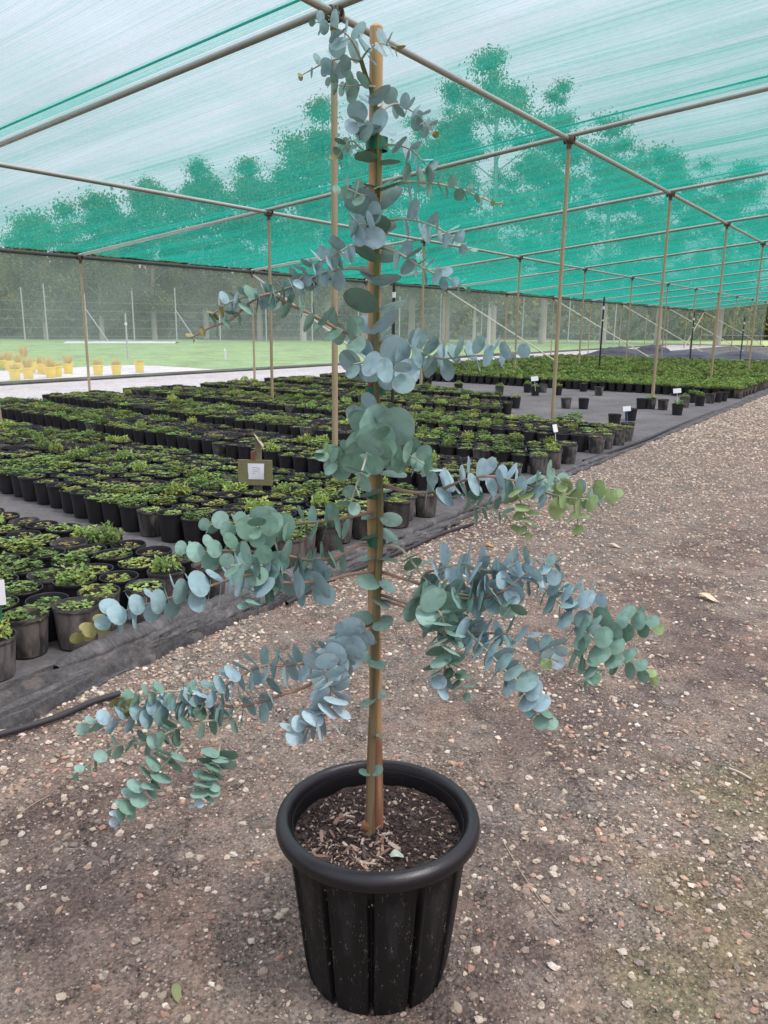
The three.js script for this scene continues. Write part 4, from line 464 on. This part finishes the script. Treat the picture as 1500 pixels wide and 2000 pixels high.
  function nodeLeaves(parent, p, t, ph, dia, tone, fwdTilt, jitter = 0.35, sides = [0, 1]) {
    let u = V(0, 1, 0).addScaledVector(t, -t.y); if (u.lengthSq() < 0.02) u = fwd.clone().negate().addScaledVector(t, fwd.dot(t)); u.normalize(); const w = V().crossVectors(t, u);
    for (const s of sides) { const a = ph + s * Math.PI + (L() - 0.5) * jitter, o = u.clone().multiplyScalar(Math.cos(a)).addScaledVector(w, Math.sin(a)), b = fwdTilt + (L() - 0.5) * 0.5, od = o.clone().multiplyScalar(Math.cos(b)).addScaledVector(t, Math.sin(b)), n = t.clone().multiplyScalar(Math.cos(b)).addScaledVector(o, -Math.sin(b)); n.applyAxisAngle(od, (L() - 0.5) * 1.05); const x = V().crossVectors(od, n), D = dia * (0.86 + 0.26 * L());
      let tn = tone; const q = L(); if ('bgd'.includes(tone)) tn = q < 0.3 ? tone + 2 : q < 0.55 ? tone + 3 : tone;
      leaves.push({ parent, m: new THREE.Matrix4().makeBasis(x, od, n).scale(V(D, D, D)).setPosition(p.clone().addScaledVector(od, 0.002)), D, tone: tn, s: Math.floor(L() * 4) }); }
  }
  function V2() { return V(0, 0, 0); }
  function branch(pts, n, d0, d1, tone = 'b', tip = null, start = 0.07) { n = Math.round(n * 1.16 + 0.2);
    const P = pts.map((p) => at(...p)); const c = P.length > 2 ? new THREE.CatmullRomCurve3(P, false, 'centripetal') : new THREE.LineCurve3(P[0], P[1]);
    const len = c.getLength(), r0 = 0.0016 + Math.min(0.0024, len * 0.006);
    const b = mesh('branch', tube(P, (t) => r0 * (1 - 0.62 * t), 6, Math.max(8, P.length * 5)), d0 > 38 && len > 0.35 ? twigM : twigY, plant);
    let ph = L() * 3.14; const rp = (d) => d * PXM * (P[P.length - 1].clone().add(stemBase).sub(camera.position).dot(fwd) / 1.58) * 0.695;
    for (let i = 0; i < n; i++) { const s = lerp(start, 1, Math.pow((i + 0.6) / n, 0.96)), t = c.getTangentAt(Math.min(1, s)), p = c.getPointAt(Math.min(1, s)); ph += Math.PI / 2 + (L() - 0.5) * 0.5; const last = i >= n - Math.max(1, Math.round(n * 0.14)); nodeLeaves(b, p, t, ph, rp(lerp(d0, d1, Math.pow(s, 1.3))) * (last ? 0.78 : 1), last && tip ? tip : tone, last ? 0.75 : 0.12 + 0.35 * s); }
  }
  // upper shoots
  branch([[705, 117, .04], [690, 85, .05], [676, 66, .055], [645, 50, .05], [612, 42, .04]], 5, 46, 16, 'b', 'g', 0.25);
  branch([[705, 117, .04], [722, 95, .05], [740, 85, .06], [760, 88, .06], [777, 95, .06]], 4, 40, 24, 'b', 'o');
  branch([[708, 122, .03], [685, 115, .02], [661, 115, 0], [630, 125, -.02], [605, 138, -.03], [584, 150, -.03]], 5, 44, 12, 'b', 'o');
  branch([[733, 170, .02], [705, 166, .05], [680, 168, .06], [655, 165, .07], [640, 163, .07]], 4, 42, 16, 'g', 'g', 0.3);
  branch([[738, 227, 0], [755, 210, -.03], [775, 203, -.05], [800, 214, -.06], [825, 235, -.05], [850, 262, -.04]], 7, 42, 16, 'b', 'o', 0.3);
  branch([[736, 245, .02], [715, 238, .05], [695, 240, .08]], 2, 44, 36, 'b');
  branch([[730, 305, 0], [705, 290, .03], [687, 275, .04], [668, 295, .05], [658, 310, .05]], 4, 34, 24, 'g', 'o', 0.4);
  branch([[740, 292, 0], [765, 282, .04], [803, 293, .06], [830, 320, .06], [847, 340, .05]], 5, 48, 16, 'b', null, 0.4);
  branch([[738, 372, 0], [793, 356, .04], [830, 357, .05], [870, 362, .05], [900, 370, .04], [930, 382, .03], [960, 394, .02], [982, 398, .02]], 9, 44, 10, 'g', 'y', 0.22);
  branch([[735, 380, .02], [705, 380, .05], [675, 368, .06], [663, 372, .06]], 3, 38, 22, 'g', null, 0.4);
  branch([[738, 437, 0], [782, 428, .03], [828, 435, .05], [860, 448, .06], [900, 474, .05], [922, 492, .04]], 7, 48, 18, 'b', 'g', 0.25);
  branch([[738, 440, .03], [715, 438, .06], [695, 436, .07]], 2, 48, 40, 'b');
  branch([[738, 482, 0], [780, 495, .05], [815, 517, .06], [850, 535, .06], [885, 548, .05], [915, 568, .04]], 8, 46, 16, 'b', 'g', 0.25);
  branch([[728, 485, 0], [705, 480, .04], [685, 480, .06], [650, 500, .08], [625, 510, .09], [600, 530, .1], [580, 550, .1]], 7, 42, 28, 'b', null, 0.25);
  branch([[730, 537, 0], [700, 525, .02], [670, 525, .04], [627, 535, .06], [583, 555, .08], [527, 574, .1], [467, 583, .12], [435, 598, .12], [415, 615, .12]], 13, 50, 26, 'b', 'o', 0.22);
  branch([[730, 672, 0], [690, 655, .05], [655, 640, .08], [610, 615, .1], [560, 592, .1], [527, 574, .12], [490, 590, .12], [450, 625, .12], [410, 640, .12], [372, 660, .12]], 14, 50, 20, 'g', 'o', 0.1);
  branch([[737, 672, 0], [770, 664, .05], [815, 684, .09], [860, 700, .12], [910, 695, .14], [960, 692, .15], [1015, 686, .15]], 13, 52, 36, 'b', null, 0.28);
  branch([[733, 700, .02], [705, 708, .07], [685, 712, .1]], 2, 52, 46, 'b');
  branch([[738, 700, .03], [765, 715, .1], [785, 732, .14]], 2, 60, 56, 'b', null, 0.4);
  // middle: a shoot straight at the viewer, and side shoots
  branch([[735, 800, .0], [730, 830, .05], [724, 862, .14], [716, 890, .22], [705, 925, .26], [692, 960, .28], [684, 990, .28]], 9, 74, 44, 'g', 'g', 0.08);
  branch([[738, 845, .02], [745, 850, .09], [750, 860, .16]], 3, 84, 66, 'g', null, 0.3);
  branch([[738, 865, .02], [770, 880, .08], [800, 890, .12], [825, 905, .14], [845, 925, .14]], 6, 56, 36, 'g', 'b', 0.3);
  branch([[728, 880, 0], [690, 890, .04], [655, 905, .08], [640, 890, .1], [632, 880, .1]], 6, 48, 32, 'g', 'y', 0.3);
  branch([[735, 800, .01], [717, 805, .03], [705, 822, .05]], 2, 52, 44, 'p');
  branch([[728, 1000, 0], [690, 1008, .03], [640, 1018, .05], [590, 1022, .06], [540, 1030, .05], [500, 1028, .03], [455, 1028, 0], [405, 1028, -.03]], 13, 52, 34, 'g', 'g', 0.1);
  branch([[540, 1030, .05], [515, 1025, .1], [500, 1030, .16]], 5, 56, 44, 'g');
  branch([[728, 1064, 0], [705, 1064, .02], [660, 1086, .05], [615, 1095, .07], [560, 1085, .09], [500, 1078, .1], [440, 1075, .09], [385, 1078, .06], [360, 1070, .05]], 14, 48, 40, 'g', 'g', 0.14);
  branch([[728, 1116, 0], [680, 1122, .04], [630, 1135, .08], [540, 1136, .14], [500, 1122, .17], [430, 1138, .18], [390, 1152, .18], [305, 1175, .18], [240, 1195, .17], [195, 1220, .15], [157, 1240, .13]], 22, 64, 38, 'b', 'o', 0.16);
  branch([[540, 1136, .14], [500, 1165, .17], [485, 1185, .18]], 4, 44, 32, 'g');
  branch([[560, 1120, .1], [490, 1100, .18], [450, 1105, .22]], 5, 58, 46, 'g');
  branch([[738, 945, 0], [795, 960, .04], [845, 962, .07], [900, 940, .1], [950, 930, .13], [1000, 938, .14], [1035, 948, .14], [1075, 965, .14], [1115, 966, .13], [1160, 963, .12], [1200, 972, .11]], 19, 54, 34, 'b', 'y', 0.2);
  branch([[1075, 965, .15], [1110, 972, .18], [1150, 975, .19], [1185, 970, .18]], 5, 50, 36, 'y', 'y');
  branch([[1000, 938, .14], [1015, 975, .15], [1025, 1010, .15], [1030, 1045, .15]], 6, 40, 24, 'y', 'y');
  branch([[905, 945, .1], [920, 985, .12], [965, 995, .13], [990, 1010, .13], [1000, 1030, .13]], 7, 40, 28, 'g', 'y');
  branch([[1115, 966, .13], [1125, 1000, .13], [1132, 1045, .13]], 4, 30, 20, 'y', 'y');
  branch([[1035, 948, .14], [1080, 930, .17], [1100, 945, .2]], 3, 44, 26, 'g', 'y');
  branch([[738, 1065, 0], [780, 1070, .04], [808, 1102, .08], [830, 1130, .1], [865, 1155, .12], [900, 1160, .14], [945, 1168, .15]], 8, 42, 46, 'g', null, 0.3);
  branch([[738, 1115, 0], [780, 1128, .05], [824, 1143, .09], [865, 1162, .12], [940, 1168, .16], [990, 1150, .18], [1030, 1120, .18], [1075, 1125, .18]], 13, 52, 46, 'b', null, 0.3);
  branch([[830, 1120, .08], [880, 1105, .09], [920, 1105, .11], [965, 1150, .15], [1000, 1190, .2]], 9, 58, 52, 'b', 'g');
  branch([[905, 1108, .1], [990, 1120, .12], [1030, 1130, .14], [1065, 1150, .15], [1090, 1175, .16], [1125, 1210, .16], [1150, 1225, .15]], 12, 56, 42, 'b');
  branch([[960, 1140, .14], [1000, 1105, .16], [1040, 1090, .17], [1090, 1100, .17]], 6, 46, 30, 'b');
  branch([[1065, 1150, .15], [1120, 1160, .16], [1165, 1170, .16]], 5, 52, 40, 'b');
  branch([[1145, 1228, .15], [1195, 1216, .14], [1240, 1218, .13], [1280, 1225, .12]], 7, 52, 34, 'g', 'y');
  branch([[1105, 1205, .16], [1145, 1235, .17], [1185, 1268, .17], [1215, 1290, .17], [1250, 1308, .16], [1275, 1323, .15]], 10, 54, 30, 'g', 'y');
  branch([[738, 1170, 0], [800, 1190, .05], [840, 1220, .1], [930, 1235, .16], [1010, 1240, .17], [1060, 1255, .17]], 9, 46, 46, 'b', null, 0.35);
  branch([[1060, 1255, .17], [1080, 1275, .2], [1075, 1290, .22]], 4, 50, 30, 'p', 'y');
  branch([[1105, 1265, .17], [1140, 1285, .18], [1160, 1310, .18], [1140, 1335, .18]], 6, 46, 34, 'g');
  branch([[738, 1160, 0], [800, 1180, .06], [838, 1190, .12], [858, 1195, .17], [868, 1222, .19], [869, 1265, .2], [869, 1305, .21], [862, 1335, .21]], 14, 64, 56, 'g', 'b', 0.35);
  branch([[869, 1290, .2], [900, 1330, .2], [915, 1355, .2]], 4, 36, 28, 'g');
  branch([[840, 1215, .1], [898, 1215, .15], [920, 1240, .18], [950, 1270, .2], [990, 1313, .22], [1030, 1345, .22], [1052, 1380, .22], [1064, 1408, .22]], 18, 56, 44, 'b', 'g', 0.2);
  // lower left
  branch([[728, 1215, 0], [700, 1235, .05], [672, 1275, .12], [652, 1295, .16], [635, 1310, .2], [648, 1350, .24], [640, 1390, .26], [610, 1415, .27], [575, 1428, .27]], 28, 58, 58, 'p', 'p', 0.12);
  branch([[728, 1240, 0], [698, 1252, .05], [600, 1293, .12], [555, 1300, .14], [517, 1300, .15], [476, 1316, .17], [435, 1343, .18], [395, 1366, .19], [345, 1375, .19], [290, 1393, .18], [258, 1385, .17], [235, 1370, .16]], 22, 56, 40, 'b', 'o', 0.2);
  branch([[395, 1366, .19], [350, 1350, .2], [300, 1355, .2], [240, 1368, .19]], 8, 40, 26, 'g', 'g');
  branch([[700, 1260, .05], [600, 1340, .12], [549, 1357, .15], [508, 1371, .17], [463, 1380, .19], [395, 1375, .2], [327, 1380, .2], [250, 1402, .19], [168, 1416, .17]], 20, 52, 38, 'b', 'g', 0.3);
  branch([[472, 1380, .19], [445, 1402, .2], [405, 1408, .22], [372, 1412, .22], [313, 1438, .24]], 5, 46, 38, 'd');
  branch([[372, 1412, .22], [295, 1448, .2], [227, 1457, .19], [170, 1495, .18], [141, 1515, .17]], 8, 38, 22, 'g');
  branch([[359, 1452, .22], [318, 1497, .24], [281, 1538, .26], [227, 1600, .27]], 13, 52, 32, 'g', 'p');
  branch([[431, 1452, .2], [422, 1488, .22], [399, 1534, .24], [390, 1570, .25]], 11, 52, 32, 'g', 'p');
  // pairs sitting on the stem itself
  { const c = new THREE.CatmullRomCurve3(stemPts, false, 'centripetal'); let ph = 0.4; for (let i = 0; i < 31; i++) { const s = 0.10 + 0.85 * i / 30, p = c.getPointAt(s), t = c.getTangentAt(s); const [, py] = toPixel(p.clone().add(stemBase)); if (py > 1260 && i % 2) continue; ph += 1.57 + (L() - 0.5) * 0.9; const up = py < 720, d = up ? lerp(64, 46, sm(560, 200, py)) : py < 950 ? 50 : lerp(50, 30, sm(1100, 1480, py)); nodeLeaves(stem, p, t, ph, d * PXM * 0.8, up ? (L() < 0.5 ? 'b' : 'd') : L() < 0.5 ? 'g' : 'd', up ? 0.15 + 0.5 * L() : -0.5 + 0.7 * L(), 1.2); } }
  leaves.sort((a, b) => b.D - a.D);
  leaves.slice(0, 300).forEach((l) => { const m = mesh('leaf', leafGeo(l.s, l.tone), leafM, l.parent); m.matrix.copy(l.m); m.matrix.decompose(m.position, m.quaternion, m.scale); });
  const rest = mergeGeometries(leaves.slice(300).map((l) => leafGeo(l.s, l.tone).clone().applyMatrix4(l.m))); stuff(mesh('small_leaves', rest, leafM, plant));
  console.log('leaves', leaves.length);
}

// ---------------------------------------------------------------- litter on the road
{
  const bark = M({ color: lin(0.30, 0.23, 0.16), roughness: 0.9 }), paleW = M({ color: lin(0.55, 0.48, 0.38), roughness: 0.9 }), strawM = M({ color: lin(0.40, 0.33, 0.22), roughness: 0.9 });
  const lie = (pts, r, m, lab, cat, name) => tag(mesh(name, tube(pts.map(([x, y], i) => { const p = onGround(x, y); p.y = roadY(p.x, p.z) + r + 0.002 + (i % 2) * 0.003; return p; }), r, 6), m), lab, cat);
  lie([[985, 1650], [1020, 1710], [1055, 1760], [1100, 1812]], 0.0012, strawM, 'thin dry grass stalk lying on the road beside the big pot', 'stalk', 'grass_stalk');
  lie([[1424, 1502], [1445, 1512], [1468, 1524]], 0.004, paleW, 'pale splinter of wood on the stony side of the road', 'stick', 'wood_splinter');
  lie([[40, 1592], [62, 1575], [96, 1556]], 0.0025, bark, 'short brown twig lying on the road before the mat flap', 'twig', 'twig');
  lie([[-20, 1434], [30, 1428], [76, 1412]], 0.006, paleW, 'pale strip of bark lying on the mat flap', 'bark strip', 'bark_strip');
  const hose = M({ color: lin(0.03, 0.028, 0.03), roughness: 0.6 });
  const hl = (pts, r, lab) => tag(mesh('irrigation_hose', tube(pts.map(([x, y, h]) => { const p = onGround(x, y); p.y = h || r + 0.006; return p; }), r, 8, 60), hose), lab, 'hose');
  hl([[560, 1185], [640, 1140], [720, 1108], [800, 1075], [860, 1048], [930, 1025]], 0.012, 'black irrigation hose lying along the rumpled mat edge');
  hl([[-30, 1452], [40, 1432], [110, 1410], [180, 1380], [235, 1362]], 0.013, 'black hose along the lowest edge of the mat flap');
  hl([[1140, 905], [1235, 872], [1262, 862], [1300, 845], [1340, 828], [1395, 806]], 0.02, 'black hose along the far mat edge by the tagged pot');
  const leafShape = grid(10, 5, (u, v) => V((u - 0.5) * 0.09, 0.006 + 0.012 * Math.abs(v - 0.5) + 0.008 * Math.sin(u * 5), (v - 0.5) * 0.035 * Math.sin(Math.PI * (0.06 + 0.88 * u))));
  for (const [x, y, s, c, lab] of [[1382, 1172, 1.5, [0.62, 0.50, 0.33], 'large tan dry leaf lying by itself on the road'], [1200, 1069, 1.1, [0.55, 0.47, 0.36], 'pale dry leaf below the green tipped branch'], [955, 1068, 0.9, [0.48, 0.28, 0.10], 'orange dry leaf beside the mat edge behind the tree'], [345, 1945, 0.6, [0.20, 0.22, 0.10], 'small green weed leaf on the road at the foot of the big pot']]) { const p = onGround(x, y); const m = mesh('dry_leaf', leafShape, new THREE.MeshStandardMaterial({ color: lin(...c), roughness: 0.85, side: THREE.DoubleSide })); m.position.set(p.x, roadY(p.x, p.z) + 0.004, p.z); m.rotation.y = x; m.scale.setScalar(s); tag(m, lab, 'leaf'); }
}
renderer.render(scene, camera);
